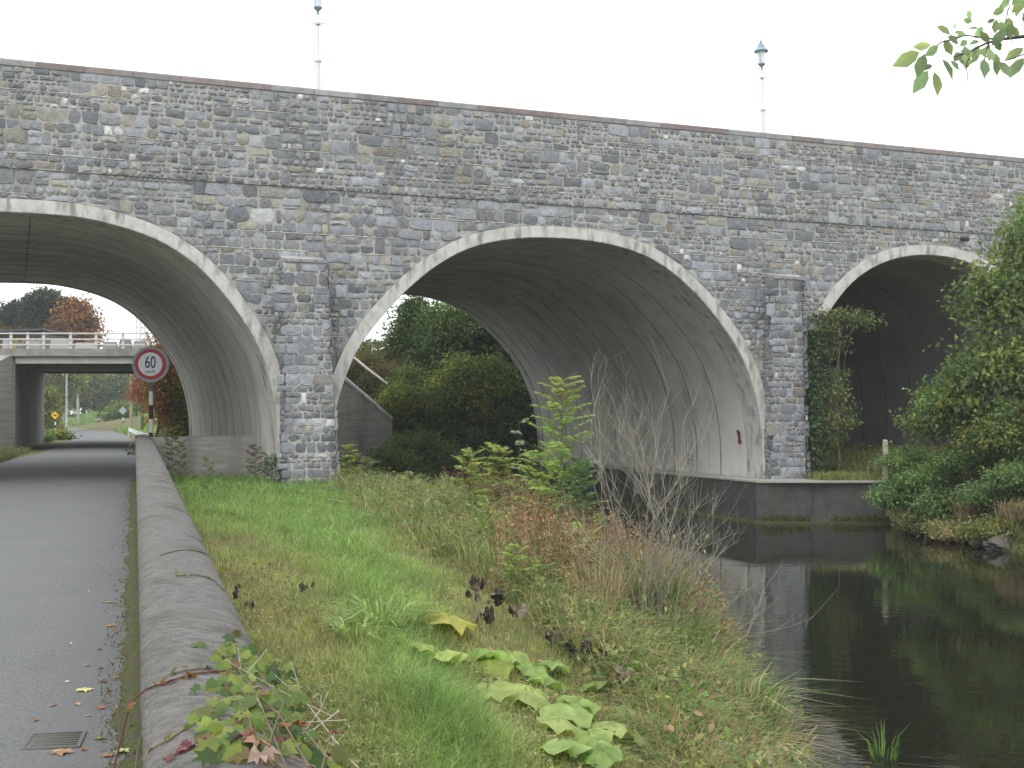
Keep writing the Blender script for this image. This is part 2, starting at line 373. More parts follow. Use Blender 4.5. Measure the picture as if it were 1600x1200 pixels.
# barrel panels
t_edges = [.84]
while t_edges[-1] < W-.6: t_edges.append(t_edges[-1]+1.36)
t_edges[-1] = W-.52
for a in (1, 2, 3):
    P = prof[a]; n = len(P); cr_ = P[:, 1].argmax(); nv = normals(P)
    for k in range(len(t_edges)-1):
        for h0, h1 in ((0, cr_), (cr_, n-1)):
            idx = list(range(h0, h1+1, 1)); V = []; t0, t1 = t_edges[k]+.02, t_edges[k+1]-.02
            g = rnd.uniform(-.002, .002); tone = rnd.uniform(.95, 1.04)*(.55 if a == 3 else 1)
            for q, i_ in enumerate(idx):
                b_ = P[i_]+nv[i_]*(.012+g); e = 0
                T = P[min(i_+1, n-1)]-P[max(i_-1, 0)]; T /= np.linalg.norm(T)
                if i_ == cr_: b_ = b_+T*(-.012 if h1 == cr_ else .012)
                d_ = b_+nv[i_]*.01; f_ = b_+nv[i_]*.12
                V += [(f_[0], t0, f_[1]), (d_[0], t0, d_[1]), (b_[0], t0+.003, b_[1]), (b_[0], t0+.003, b_[1]), (b_[0], t1-.003, b_[1]), (b_[0], t1-.003, b_[1]), (d_[0], t1, d_[1]), (f_[0], t1, f_[1])]
            F = [(8*q+j, 8*q+j+1, 8*q+j+9, 8*q+j+8) for q in range(len(idx)-1) for j in (0, 1, 3, 5, 6)]
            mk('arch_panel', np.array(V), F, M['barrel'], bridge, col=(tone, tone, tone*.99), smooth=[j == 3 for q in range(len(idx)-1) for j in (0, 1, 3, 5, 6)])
    # dark weathered joint filler between the panels
    for tj in t_edges[1:-1]:
        V = []; m_ = len(P)
        for q in range(m_):
            wv = .026+.016*mnoise.noise(Vector((P[q][0]*1.3, tj, P[q][1]*1.3))); o_ = .003
            for tt, dd in ((-wv-.012, .02), (-wv, -o_), (wv, -o_), (wv+.012, .02)):
                b_ = P[q]+nv[q]*(.012+dd); V.append((b_[0], tj+tt, b_[1]))
        mk('joint_seal', np.array(V), [(4*q+j, 4*q+j+1, 4*q+j+5, 4*q+j+4) for q in range(m_-1) for j in range(3)], M['seal'], bridge)
    # unseen backing shell, added behind the panels to block light
    Q = offset(P, .13); V = []
    for s_, h_ in Q: V += [(s_, .1, h_), (s_, W-.1, h_)]
    mk('shell', np.array(V), [(2*q, 2*q+1, 2*q+3, 2*q+2) for q in range(n-1)], M['quay'], bridge)

# rubble stonework -------------------------------------------------
def stone_color():
    r = rnd.random()
    if r < .024: b = rnd.uniform(.42, .62); return (b, b, b*.97)
    if r < .12: b = rnd.uniform(.22, .33); return (b*1.04, b, b*.86)
    if r < .14: b = rnd.uniform(.18, .25); return (b*1.12, b, b*.86)
    b = rnd.choice([.165, .19, .21, .235, .26, .29, .34])*rnd.uniform(.9, 1.1); k = rnd.uniform(0, 1)
    return (b*(.935+.045*k), b*(.985), b*(1.06-.06*k))
LIFTS = []
def layout(s0, s1, z0, z1):
    """irregular coursed rubble: lifts, in them runs of one to three courses; returns cells"""
    cells = []; z = z0
    while z < z1-.05:
        LIFTS.append(z)
        H = rnd.uniform(.31, .54)
        if z+H > z1-.16: H = z1-z
        s = s0-rnd.uniform(0, .3)
        while s < s1:
            L_ = rnd.uniform(.5, 1.9)
            n_ = rnd.choice([2, 2, 2, 3, 3, 4]) if H > .43 else rnd.choice([1, 2, 2, 2, 3])
            if n_ == 1: L_ = rnd.uniform(.24, .42)
            e = min(s+L_, s1+.0) if s1-(s+L_) > .15 else s1
            cut = [(q_+1+rnd.uniform(-.3, .3))/n_ for q_ in range(n_-1)]
            c = [0]+cut+[1]
            for a_, b_ in zip(c[:-1], c[1:]):
                h_ = (b_-a_)*H; q = s
                while q < e-.02:
                    wd = max(.10, h_*rnd.choice([.7, .9, 1.0, 1.2, 1.5, 1.9, 2.6]))*rnd.uniform(.85, 1.15)
                    wd = min(wd, .62)
                    if e-(q+wd) < .1: wd = e-q
                    if wd > .3 and h_ > .26 and n_ > 1 and rnd.random() < .3:
                        mid = rnd.uniform(.35, .65)
                        cells.append((q, q+wd, z+a_*H, z+a_*H+h_*mid)); cells.append((q, q+wd, z+a_*H+h_*mid, z+b_*H))
                    else: cells.append((q, q+wd, z+a_*H, z+b_*H))
                    q += wd
            s = e
        z += H
    return cells
def stone_geo(c, clip=None, jit=.022, gap=.007, proud=None):
    x0, x1, z0, z1 = c; wd, h_ = x1-x0, z1-z0
    if wd < .05 or h_ < .04: return None
    g = gap+rnd.uniform(0, .007); j = min(jit, wd*.1, h_*.14)
    x0 += g; x1 -= g; z0 += g; z1 -= g
    cc = min(wd, h_)*rnd.uniform(.06, .3)
    ring = [(x0+cc, z0), ((x0+x1)/2+rnd.uniform(-.2, .2)*wd, z0), (x1-cc, z0), (x1, z0+cc), (x1, z1-cc),
            (x1-cc, z1), ((x0+x1)/2+rnd.uniform(-.2, .2)*wd, z1), (x0+cc, z1), (x0, z1-cc), (x0, z0+cc)]
    ring = [(a+rnd.uniform(-j, j), b+rnd.uniform(-j, j)) for a, b in ring]
    if clip:
        ring = clip(ring)
        if ring is None: return None
    cx = sum(p[0] for p in ring)/len(ring); cz = sum(p[1] for p in ring)/len(ring)
    pr = rnd.uniform(.012, .034) if proud is None else proud
    ins = 1-min(.35, .022/min(wd, h_)*rnd.uniform(1, 1.8))
    V = [(a, .01, b) for a, b in ring]; tl = rnd.uniform(-.012, .012); tz = rnd.uniform(-.012, .012)
    V += [(cx+(a-cx)*ins, -pr*.8+tl*(a-cx)/wd*2+tz*(b-cz)/h_*2, cz+(b-cz)*ins) for a, b in ring]
    V += [(cx+rnd.uniform(-.1, .1)*wd, -pr-rnd.uniform(0, .018), cz+rnd.uniform(-.1, .1)*h_)]
    n_ = len(ring)
    F = [(q, (q+1) % n_, n_+(q+1) % n_, n_+q) for q in range(n_)]+[(n_+q, n_+(q+1) % n_, 2*n_) for q in range(n_)]
    c_ = stone_color()
    if c_[0] > .5 and wd*h_ > .045: c_ = tuple(v*.5 for v in c_)
    return V, F, c_, (cx, cz), wd*h_
def arch_clip(ring):
    s = np.array([p[0] for p in ring]); z = np.array([p[1] for p in ring])
    at = arch_top(s)+.004; below = z < at
    if not below.any(): return ring
    if below.sum() > 6 or (z.mean() < arch_top(np.array([s.mean()]))[0]): return None
    # push the buried corners out: up where the ring is flat, sideways where it is steep
    out_ = []
    for a, b, t_ in zip(s, z, at):
        if b < t_:
            best = None
            for P in outer.values():
                d_ = np.hypot(P[:, 0]-a, P[:, 1]-b); k = d_.argmin()
                if best is None or d_[k] < best[0]: best = (d_[k], P[k])
            if best[0] < .25: a, b = best[1]
            else: return None
        out_.append((float(a), float(b)))
    return out_
allst = []                                       # (weight, V, F, colour, parent key)
def proj_w(s, t, area):
    q = loc(s, t); k = abs(q[0]/q[1])
    return area/q[1]**2*(1 if (k < .41 and q[1] > 0) else .001)
LIFTS.clear()
STEP = 6.97
for c in layout(SL, SR, -.9, STEP)+layout(SL, SR, STEP, TOP-.01):
    if c[1] < -18.3 and c[3] < 2: continue
    g = stone_geo(c, arch_clip)
    if g:
        V = [(v[0], v[1]-.045, v[2]) for v in g[0]] if c[2] >= STEP-.001 else g[0]
        allst.append((proj_w(g[3][0], 0, g[4]), V, g[1], g[2], 'wall'))
LW = list(LIFTS)
mb = MB(); mb.box(SL, SR, -.045, .0, STEP, TOP); mb.build('upper_mortar_face', M['mortar'], bridge)
# raised pale pointing along the lifts
mb = MB()
for z in LW:
    if z < 0 or z > TOP-.1: continue
    s = SL; off_ = -.06 if z >= STEP else -.018
    while s < SR:
        L_ = rnd.uniform(.3, 2.4); on = rnd.random() < .62
        if on and not (abs(z-STEP) < .01):
            q = s
            while q < s+L_:
                e = min(q+.22, s+L_); z1_ = z+mnoise.noise(Vector((q*1.7, z*9, 1)))*.018; z2_ = z+mnoise.noise(Vector((e*1.7, z*9, 1)))*.018; th = .007+.006*rnd.random()
                if arch_top(np.array([q]))[0] < z-.05 and arch_top(np.array([e]))[0] < z-.05:
                    mb.add([(q, off_, z1_-th), (e, off_, z2_-th), (e, off_-.012, z2_), (q, off_-.012, z1_), (e, off_, z2_+th), (q, off_, z1_+th)], [(0, 1, 2, 3), (3, 2, 4, 5)], (1, 1, 1))
                q = e
        s += L_
tag(mb.build('pointing', M['pointing'], bridge), kind='stuff')
# rear face: same kind of work seen only from other places; joined
rear = MB()
for c in layout(SL, SR, -.9, TOP-.01):
    if rnd.random() < .02: continue
    g = stone_geo(c, arch_clip)
    if g: rear.add([(v[0], W-v[1], v[2]) for v in g[0]], [tuple(reversed(f)) for f in g[1]], g[2])
tag(rear.build('rear_stonework', M['stone'], bridge), kind='stuff')
# buttresses: (s left/right at foot, at head, projection foot/head, head height)
BUT = {'b1': (-7.22, -6.03, -7.23, -6.22, .95, .5, 5.15), 'b2': (6.08, 7.12, 6.12, 7.05, .52, .38, 5.3),
       'b0': (-19.4, -18.2, -19.3, -18.3, .95, .5, 5.1), 'b3': (16.5, 17.6, 16.5, 17.5, .52, .38, 5.4)}
but_obj = {}
for key, (a0, a1, c0, c1, p0, p1, hh) in BUT.items():
    zb = -1.2
    bt = mk('buttress', np.array([(a0, -p0, zb), (a1, -p0, zb), (c1, -p1, hh), (c0, -p1, hh), (a0, .05, zb), (a1, .05, zb), (c1, .05, hh+.22), (c0, .05, hh+.22)]),
            [(0, 1, 2, 3), (1, 5, 6, 2), (4, 0, 3, 7), (3, 2, 6, 7)], M['mortar'], bridge)
    but_obj[key] = bt
    def bmap(v, key=key, a0=a0, a1=a1, c0=c0, c1=c1, p0=p0, p1=p1, hh=hh, side=None):
        f = (v[2]-(-1.2))/(hh+1.2); l_ = a0+(c0-a0)*f; r_ = a1+(c1-a1)*f; p_ = p0+(p1-p0)*f
        if side is None: return (l_+(r_-l_)*v[0], -p_+v[1], v[2])
        if side == 'L': return (l_+v[1], -p_*v[0], v[2])
        return (r_-v[1], -p_*(1-v[0]), v[2])
    wd = a1-a0
    for c in layout(0, wd, zb, hh-.02):
        g = stone_geo(c, gap=.001, jit=.015)
        if not g: continue
        V = [bmap((v[0]/wd, v[1], v[2])) for v in g[0]]
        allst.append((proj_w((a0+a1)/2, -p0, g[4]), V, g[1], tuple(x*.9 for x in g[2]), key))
    for side in 'LR':
        for c in layout(0, p0, zb, hh-.02):
            g = stone_geo(c, gap=.001)
            if not g: continue
            V = [bmap((v[0]/p0, v[1], v[2]), side=side) for v in g[0]]
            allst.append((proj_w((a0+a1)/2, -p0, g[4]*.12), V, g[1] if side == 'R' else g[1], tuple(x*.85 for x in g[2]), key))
    # weathering top stones
    q = c0
    while q < c1-.05:
        e = min(q+rnd.uniform(.2, .4), c1)
        if c1-e < .12: e = c1
        V = [(q+.01, -p1-.04, hh), (e-.01, -p1-.04, hh), (e-.01, -p1-.03, hh+.07), (q+.01, -p1-.03, hh+.07), (q+.01, .0, hh+.14), (e-.01, .0, hh+.14), (e-.01, 0, hh), (q+.01, 0, hh)]
        allst.append((proj_w(q, -p1, .05), V, [(0, 1, 2, 3), (3, 2, 5, 4), (1, 6, 5, 2), (0, 3, 4, 7)], (.23, .235, .235), key)); q = e
order = sorted(range(len(allst)), key=lambda k: -allst[k][0]); single = set(order[:300])
rest = {}
for k, (w_, V, F, c, key) in enumerate(allst):
    if k in single:
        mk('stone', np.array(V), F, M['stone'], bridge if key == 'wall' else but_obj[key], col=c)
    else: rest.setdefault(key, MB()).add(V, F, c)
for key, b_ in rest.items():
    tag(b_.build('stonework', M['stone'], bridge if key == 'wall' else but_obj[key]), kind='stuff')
# coping stones, front and rear parapet
cop = []
for c in ((.27,.275,.27), (.22,.215,.215), (.20,.172,.163), (.235,.205,.195), (.31,.315,.305)):
    mb = MB(); y0, y1 = -.075, .5; L_ = 1.03
    mb.add([(.004,y0,0),(L_-.004,y0,0),(L_-.004,y1,0),(.004,y1,0),(.004,y0,.115),(L_-.004,y0,.115),(L_-.004,y0+.03,.145),(.004,y0+.03,.145),
            (.004,y1-.03,.145),(L_-.004,y1-.03,.145),(L_-.004,y1,.115),(.004,y1,.115)],
           [(0,3,2,1),(0,1,5,4),(4,5,6,7),(7,6,9,8),(8,9,10,11),(2,3,11,10),(0,4,7,8,11,3),(1,2,10,9,6,5)], c)
    o = mb.build('coping_stone', M['coping']); cop.append(o.data); bpy.data.objects.remove(o)
k = 0; s = SL
while s < SR-.5:
    seq = [0, 1, 2, 2, 3, 4, 0, 3, 1, 2, 3]
    o = bpy.data.objects.new('coping_stone', cop[rnd.choice(seq)]); link(o, bridge); o.location = (s, rnd.uniform(-.006, .006), TOP+.001)
    if s % 2 < 1:
        pass
    s += 1.03; k += 1
o = MB(); o.box(SL, SR, W-.5, W+.075, TOP+.001, TOP+.145, (.25, .22, .21)); o.build('rear_coping', M['coping'], bridge)
# red paint daubs on the second arch's lining
def daub(t0, t1, z0, z1):
    P = prof[2]; k = [i for i in range(len(P)) if P[i, 0] > 0 and z0-.08 <= P[i, 1] <= z1+.08]
    P2 = P[P[:, 0] > 0][::-1]; zz = np.linspace(z0, z1, 7)
    ss = np.interp(zz, P2[:, 1], P2[:, 0]); V = []
    for q, (s_, z_) in enumerate(zip(ss, zz)):
        V += [(s_-.016, t0+rnd.uniform(-.03, .05)+(.0 if q % 2 else .06), z_), (s_-.016, t1+rnd.uniform(-.05, .03), z_)]
    mk('red_paint_mark', np.array(V), [(2*q, 2*q+1, 2*q+3, 2*q+2) for q in range(6)], M['paint'], bridge, col=(.17, .03, .045))
daub(1.02, 1.22, .78, 1.16); daub(3.98, 4.1, .05, .42); daub(3.75, 3.83, .05, .38)
# a drain spout on the face near the third arch
mb = MB(); q = [(12.9, -.02, 6.78), (12.9, -.28, 6.72)]; mb.tube(q, .07, 8, (.05, .045, .04)); mb.build('drain_spout', M['paint'], bridge)

# ------------------------------------------------------------------ quay beside the arch
quay = empty('concrete_quay', (BO[0], BO[1], 0), BANG, 'low dark concrete quay along the water under the middle arch', 'quay')
mb = MB()
def prism(mb, poly, z0, z1, c=(1, 1, 1)):
    n_ = len(poly); mb.add([(x, y, z0) for x, y in poly]+[(x, y, z1) for x, y in poly],
                           [tuple(range(n_, 2*n_))]+[(i, (i+1) % n_, n_+(i+1) % n_, n_+i) for i in range(n_)], c)
prism(mb, [(5.2, -1.0), (6.65, -1.45), (6.65, 2), (6.6, W+2.5), (5.2, W+2.5)], -2.2, -.2); mb.build('quay_wall', M['quay'], quay)
mb = MB(); prism(mb, [(6.66, -1.455), (8.25, -2.35), (10.2, -1.2), (10.2, .6), (6.66, .6)], -2.2, -.2); mb.build('quay_wall', M['quay'], quay)
mb = MB(); prism(mb, [(5.17, -1.05), (8.3, -2.42), (10.2, -1.2), (10.2, .0), (6.0, .0), (6.08, W+2.5), (5.17, W+2.5)], -.198, -.15); mb.build('quay_cap', M['quaytop'], quay)
mb = MB()
prism(mb, [(5.08, -1.12), (8.3, -2.52), (8.35, -2.3), (5.3, -.9), (5.3, W+2), (5.08, W+2)], -1.5, -1.2); mb.build('quay_ledge', M['moss'], quay)
# left towpath slab under the arch
mb = MB(); c_ = loc(-3.1, 2.8)
tag(mk('concrete_slab', np.array([(-.9,-.5,0),(.95,-.45,0),(.8,.5,0),(-.8,.45,0),(-.85,-.45,.34),(.85,-.4,.26),(.7,.45,.28),(-.75,.4,.36)]),
       [(0,1,5,4),(1,2,6,5),(2,3,7,6),(3,0,4,7),(4,5,6,7)], M['quaytop']), 'pale worn concrete slab lying on the overgrown bank beneath the middle arch', 'slab')
bpy.context.scene.objects['concrete_slab'].location = (c_[0], c_[1], gz(*c_)+.02)

# ------------------------------------------------------------------ roadside wall with rounded coping
rw = empty('roadside_wall', (0, 0, 0), 0, 'low weathered concrete wall with rounded top running between lane and grass bank', 'wall')
ds = math.hypot(1, .3026); wd_ = .42/ds*1.09      # width in x
def wtop(y): return .74+.285*np.clip(y, 0, 32)/32
yy = np.concatenate([np.arange(-2, 9, .05), np.arange(9, 32.26, .3)]); yy[-1] = 32.2
prf = [(0.0, -.075), (-.005, -.01), (.01, .02), (.06, .040), (.14, .055), (.25, .064), (.36, .064), (.46, .060), (.58, .052), (.70, .038), (.82, .016), (.93, -.02), (.985, -.06), (1.0, -.12)]
V = []
for y in yy:
    for u, z in prf:
        j = mnoise.noise(Vector((u*2, y*1.1, 0)))*.007+mnoise.noise(Vector((u*16, y*13, 3)))*.004
        V.append((wall_x(y)+u*.455+(j if u in (0., 1.) else 0), y, wtop(y)+z+j))
m_ = len(prf); F = [(a*m_+b, a*m_+b+1, (a+1)*m_+b+1, (a+1)*m_+b) for a in range(len(yy)-1) for b in range(m_-1)]
F += [tuple((len(yy)-1)*m_+b for b in range(m_))]
mk('coping', np.array(V), F, M['wallc'], rw, smooth=True)
V = []
for y in yy[::4].tolist()+[32.2]: V += [(wall_x(y)+.018, y, -.3), (wall_x(y)+.018, y, wtop(y)-.06), (wall_x(y)+.435, y, wtop(y)-.06), (wall_x(y)+.435, y, -.5)]
n_ = len(V)//4; F = [(4*a+b, 4*a+b+1, 4*a+b+5, 4*a+b+4) for a in range(n_-1) for b in range(3)]+[(4*n_-4, 4*n_-3, 4*n_-2, 4*n_-1)]
mk('wall_body', np.array(V), F, M['wallc'], rw)
x0 = float(wall_x(32.2))
mb = MB(); mb.add([(x0+.456, 31.85, -.4), (-6.5, 32.0, -.4), (-6.5, 32.3, -.4), (x0+.456, 32.2, -.4), (x0+.456, 31.85, 1.03), (-6.5, 32.0, 1.07), (-6.5, 32.3, 1.07), (x0+.456, 32.2, 1.03)],
                  [(0, 1, 5, 4), (1, 2, 6, 5), (2, 3, 7, 6), (3, 0, 4, 7), (4, 5, 6, 7)])
mb.build('return_wall', M['conc'], rw)
# damp gully strip of moss and grit at the wall foot
mb = MB(); yy2 = np.arange(1, 31, .12); V = []
for y in yy2:
    a = .16+.10*mnoise.noise(Vector((0, y*1.1, 5)))+.06*mnoise.noise(Vector((0, y*5, 9)))
    a += .12*max(0, 1-abs(y-4.2)/2.)
    for u in (0, .35, .7, 1): V.append((wall_x(y)+.02-u*max(.05, a), y, .006-.042*u**2+.010*(1-u)*(u > 0)+.006*rnd.random()))
F = [(a*4+b, (a+1)*4+b, (a+1)*4+b+1, a*4+b+1) for a in range(len(yy2)-1) for b in range(3)]
tag(mk('moss', np.array(V), F, M['moss'], smooth=True), 'strip of damp green moss along the foot of the roadside wall', 'moss', kind='stuff')
# drain cover in the lane
dx, dy = hit(85, 1172)[:2]
dc = empty('drain_cover', (dx, dy, road_z(dx, dy)-.004), .22, 'mossy rectangular drain cover sunk in the lane beside the wall', 'drain cover')
mb = MB()
for a_ in ((-.14, .14, -.16, -.14), (-.14, .14, .14, .16), (-.14, -.12, -.14, .14), (.12, .14, -.14, .14)): mb.box(*a_, -.01, .010, (.10, .10, .09))
mb.build('frame', M['paint'], dc)
for k in range(6): mb = MB(); mb.box(-.12, .12, -.13+k*.045, -.105+k*.045, -.01, .006, (.06, .065, .04)); mb.build('bar', M['paint'], dc)

# ------------------------------------------------------------------ lamp posts on the bridge
def lamp(s, t, lean, label):
    q = loc(s, t); g = empty('lamp_post', (q[0], q[1], DECK), 0, label, 'lamp post', 'ornate lamp posts on the bridge')
    g.rotation_euler = (0, R(lean), 0)
    wc = (.62, .66, .64); bc = (.22, .3, .36)
    mb = MB(); mb.lathe([(.16,0),(.16,.12),(.12,.16),(.1,1.0),(.07,1.35),(.08,1.37),(.08,1.42),(.062,1.44),(.062,2.14),(.09,2.17),(.09,2.22),(.05,2.25),(.034,2.35),(.028,3.05),(.024,3.4)], 12, (0,0,0), wc)
    mb.build('pole', M['paint'], g, smooth=False)
    mb = MB(); mb.lathe([(.04,3.07),(.075,3.09),(.075,3.13),(.04,3.16)], 10, (0,0,0), (.5,.55,.54)); mb.build('collar', M['paint'], g)
    mb = MB(); mb.tube([(-.2,0,3.12),(.2,0,3.12)], .012, 6, (.5,.55,.54)); mb.build('ladder_bar', M['paint'], g)
    mb = MB(); mb.lathe([(.03,3.34),(.035,3.42),(.11,3.5),(.11,3.53),(.02,3.54)], 10, (0,0,0), bc); mb.build('bracket', M['paint'], g)
    mb = MB()
    for a_ in (0, 2.1, 4.2): mb.tube([(.10*math.cos(a_),.10*math.sin(a_),3.53),(.15*math.cos(a_),.15*math.sin(a_),3.86)], .008, 5, bc)
    mb.build('lantern_frame', M['paint'], g)
    mb = MB(); mb.lathe([(.07,3.54),(.12,3.85)], 10, (0,0,0), (1,1,1)); mb.build('lantern_glass', M['glass'], g)
    mb = MB(); mb.lathe([(.2,3.86),(.21,3.89),(.12,3.98),(.08,4.08),(.045,4.11),(.05,4.15),(.02,4.18),(.008,4.28)], 14, (0,0,0), bc); mb.build('lantern_cap', M['paint'], g)
lamp(-6.0, 1.32, -.4, 'ornate white lamp post rising behind the parapet between left and middle arches')
lamp(7.1, 1.47, -1.8, 'leaning ornate lamp post with blue grey conical cap behind the parapet')

# ------------------------------------------------------------------ signs
def disc(mb, r, y0, y1, c, n_=32, z=0):
    V = [(r*math.cos(2*math.pi*k/n_), y0, z+r*math.sin(2*math.pi*k/n_)) for k in range(n_)]+[(r*math.cos(2*math.pi*k/n_), y1, z+r*math.sin(2*math.pi*k/n_)) for k in range(n_)]
    mb.add(V, [tuple(range(n_)), tuple(reversed(range(n_, 2*n_)))]+[(k, n_+k, n_+(k+1) % n_, (k+1) % n_) for k in range(n_)], c)
def text(s, size, loc_, mat, parent, name, sx=1, bold=0):
    cu = bpy.data.curves.new(name, 'FONT'); cu.body = s; cu.size = size; cu.align_x = 'CENTER'; cu.align_y = 'CENTER'; cu.extrude = .001; cu.offset = bold
    t = bpy.data.objects.new(name, cu); COL.objects.link(t); bpy.context.view_layer.update()
    me = bpy.data.meshes.new_from_object(t.evaluated_get(bpy.context.evaluated_depsgraph_get()))
    bpy.data.objects.remove(t); o = bpy.data.objects.new(name, me); link(o, parent)
    me.materials.clear(); me.materials.append(mat); o.location = loc_; o.rotation_euler = (R(90), 0, 0); o.scale = (sx, 1, 1)
    c = me.color_attributes.new("Col", 'FLOAT_COLOR', 'POINT'); c.data.foreach_set("color", np.tile([.02, .02, .05, 1.], len(me.vertices)).astype(np.float32))
    return o
P = px(235, 569, 33.0); sg = empty('speed_limit_sign', (P.x, P.y, 0), R(8), 'round red ringed 60 speed sign on black and white striped pole', 'road sign')
zc = P.z
mb = MB(); disc(mb, .475, .03, .045, (.30, .36, .35)); o = mb.build('backing_plate', M['paint'], sg); o.location.z = zc
mb = MB(); disc(mb, .40, -.015, .0, (.42, .025, .05)); o = mb.build('red_ring', M['paint'], sg); o.location.z = zc
mb = MB(); disc(mb, .31, -.02, -.016, (.72, .74, .78)); o = mb.build('sign_face', M['paint'], sg); o.location.z = zc
text('60', .44, (0, -.024, zc+.035), M['paint'], sg, 'numerals', .66, .004); text('km/h', .13, (0, -.024, zc-.2), M['paint'], sg, 'lettering', .95, .001)
z = -.1; k = 0
edges = [-.1, 1.31-.365, 1.31-.0, 1.31+.365, 1.31+.73, zc+.25]
cols = [(.02,.02,.03), (.7,.7,.7), (.02,.02,.03), (.7,.7,.7), (.09,.1,.12)]
base = 1.65+(645-683)/1950*33
edges = [-.1, base+.12, base+.48, base+.85, base+1.21, zc+.25]
for a_, b_, c in zip(edges[:-1], edges[1:], cols):
    mb = MB(); mb.lathe([(.055, a_), (.055, b_)], 12, (0, .085, 0), c); mb.build('pole_band', M['paint'], sg)
mb = MB(); mb.box(-.2, .2, .045, .06, zc-.33, zc-.28, (.2,.22,.22)); mb.build('bracket', M['paint'], sg)
def diamond_sign(xp, yc, z, sz, front, label, hump=False, band=.3):
    P = px(xp, yc, z); g = empty('warning_sign', (P.x, P.y, 0), 0, label, 'road sign')
    def dia(r, y0, y1, c, name):
        mb = MB(); V = [(0, y0, -r), (r, y0, 0), (0, y0, r), (-r, y0, 0), (0, y1, -r), (r, y1, 0), (0, y1, r), (-r, y1, 0)]
        mb.add(V, [(0,1,2,3), (7,6,5,4), (0,4,5,1), (1,5,6,2), (2,6,7,3), (3,7,4,0)], c); o = mb.build(name, M['paint'], g); o.location.z = P.z
    if hump: dia(sz, -.01, 0, (.02,.02,.02), 'sign_border')
    dia(sz*.95, -.015, -.011, front, 'sign_face')
    if hump:
        mb = MB(); pts = [(-.5,-.12),(.5,-.12),(.5,-.04),(.32,0),(.2,.16),(-.2,.16),(-.32,0),(-.5,-.04)]
        mb.add([(a*sz, -.02, b*sz) for a, b in pts], [tuple(range(8))], (.02,.02,.02)); o = mb.build('bump_symbol', M['paint'], g); o.location.z = P.z
    z1 = P.z-sz*.8; z0 = gz(P.x, P.y); n_ = 5
    for q in range(n_):
        a_ = z0+(z1-z0)*q/n_; b_ = z0+(z1-z0)*(q+1)/n_; c = (.7,.7,.7) if q % 2 == 1 else (.02,.02,.02)
        mb = MB(); mb.lathe([(.06, a_), (.06, b_)], 8, (0, .07, 0), c); mb.build('pole_band', M['paint'], g)
diamond_sign(86, 649, 96, .34, (.75,.42,.01), 'small yellow diamond road hump sign beyond the concrete underpass, left of lane', True)
diamond_sign(192, 641.5, 118, .42, (.33,.4,.4), 'grey back of a diamond sign on striped pole in far grass')
# street column, timber pole, guard rail, far post
q = px(104, 669, 112); mb = MB(); mb.tube([(0,0,-.3),(0,0,2),(0,0,8.5)], [.12,.09,.06], 8, (.55,.58,.58))
g = empty('street_lamp', (q.x, q.y, gz(q.x, q.y)), 0, 'tall pale grey lamp column beside the far lane beyond the underpass', 'street lamp'); mb.build('column', M['paint'], g)
mb = MB(); mb.tube([(0,0,8.5),(.3,0,8.8),(1.4,0,8.9)], .05, 6, (.55,.58,.58)); mb.box(1.3,1.9,-.12,.12,8.83,8.95,(.5,.52,.52)); mb.build('lamp_arm', M['paint'], g)
q = px(205, 670, 100); mb = MB(); mb.tube([(0,0,-.3),(0,0,3),(0,0,7)], [.14,.12,.1], 8, (.26,.23,.13))
o = mb.build('timber_pole', M['bark']); o.location = (q.x, q.y, gz(q.x, q.y)); tag(o, 'weathered wooden pole standing in the far grass bank right of lane', 'pole')
gr = empty('crash_barrier', (0, 0, 0), 0, 'curved white steel crash barrier at edge of the far lane', 'barrier')
mb = MB(); pts = [px(201, 671, 84), px(208, 674, 80), px(216, 677.5, 76), px(226, 680, 73.5), px(236, 681, 72)]
V = []
for p_ in pts: V += [(p_.x, p_.y, p_.z-.14), (p_.x, p_.y-.04, p_.z-.07), (p_.x, p_.y+.02, p_.z), (p_.x, p_.y-.04, p_.z+.07), (p_.x, p_.y, p_.z+.14)]
mk('rail', np.array(V), [(5*a+b, 5*a+b+1, 5*a+b+6, 5*a+b+5) for a in range(4) for b in range(4)], M['paint'], gr, col=(.72, .74, .74))
for p_ in pts: mb = MB(); mb.box(p_.x-.04, p_.x+.04, p_.y+.03, p_.y+.1, -.3, p_.z+.1, (.4,.42,.42)); mb.build('post', M['paint'], gr)

# ------------------------------------------------------------------ concrete bridge behind
cb = empty('concrete_overbridge', (0, 0, 0), 0, 'flat concrete beam bridge over the lane seen through the left arch', 'bridge')
ZB = 55.; Dk = px(100, 545, ZB).z; Bm = px(100, 568, ZB).z; Md = px(100, 557, ZB).z
mb = MB(); mb.box(-24.5, -13.2, ZB-.15, ZB+.3, Md+.01, Dk); mb.build('parapet_beam', M['conc'], cb)
mb = MB(); mb.box(-22.0, -15.0, ZB, ZB+.4, Bm, Md); mb.build('fascia_beam', M['beam'], cb)
mb = MB(); prism(mb, [(-22.2, ZB+.41), (-15.0, ZB+.41), (-19.8, ZB+16), (-27.0, ZB+16)], Bm+.05, Md-.1); mb.build('deck_slab', M['conc'], cb)
mb = MB(); prism(mb, [(-24.2, ZB-.0), (-21.9, ZB), (-26.6, ZB+16), (-29, ZB+16)], -.3, Md-.01); mb.build('abutment', M['conc'], cb)
mb = MB(); prism(mb, [(-15.3, ZB+.02), (-13.4, ZB+.02), (-17.5, ZB+16), (-19.9, ZB+16)], -.3, Md-.01); mb.build('abutment', M['conc'], cb)
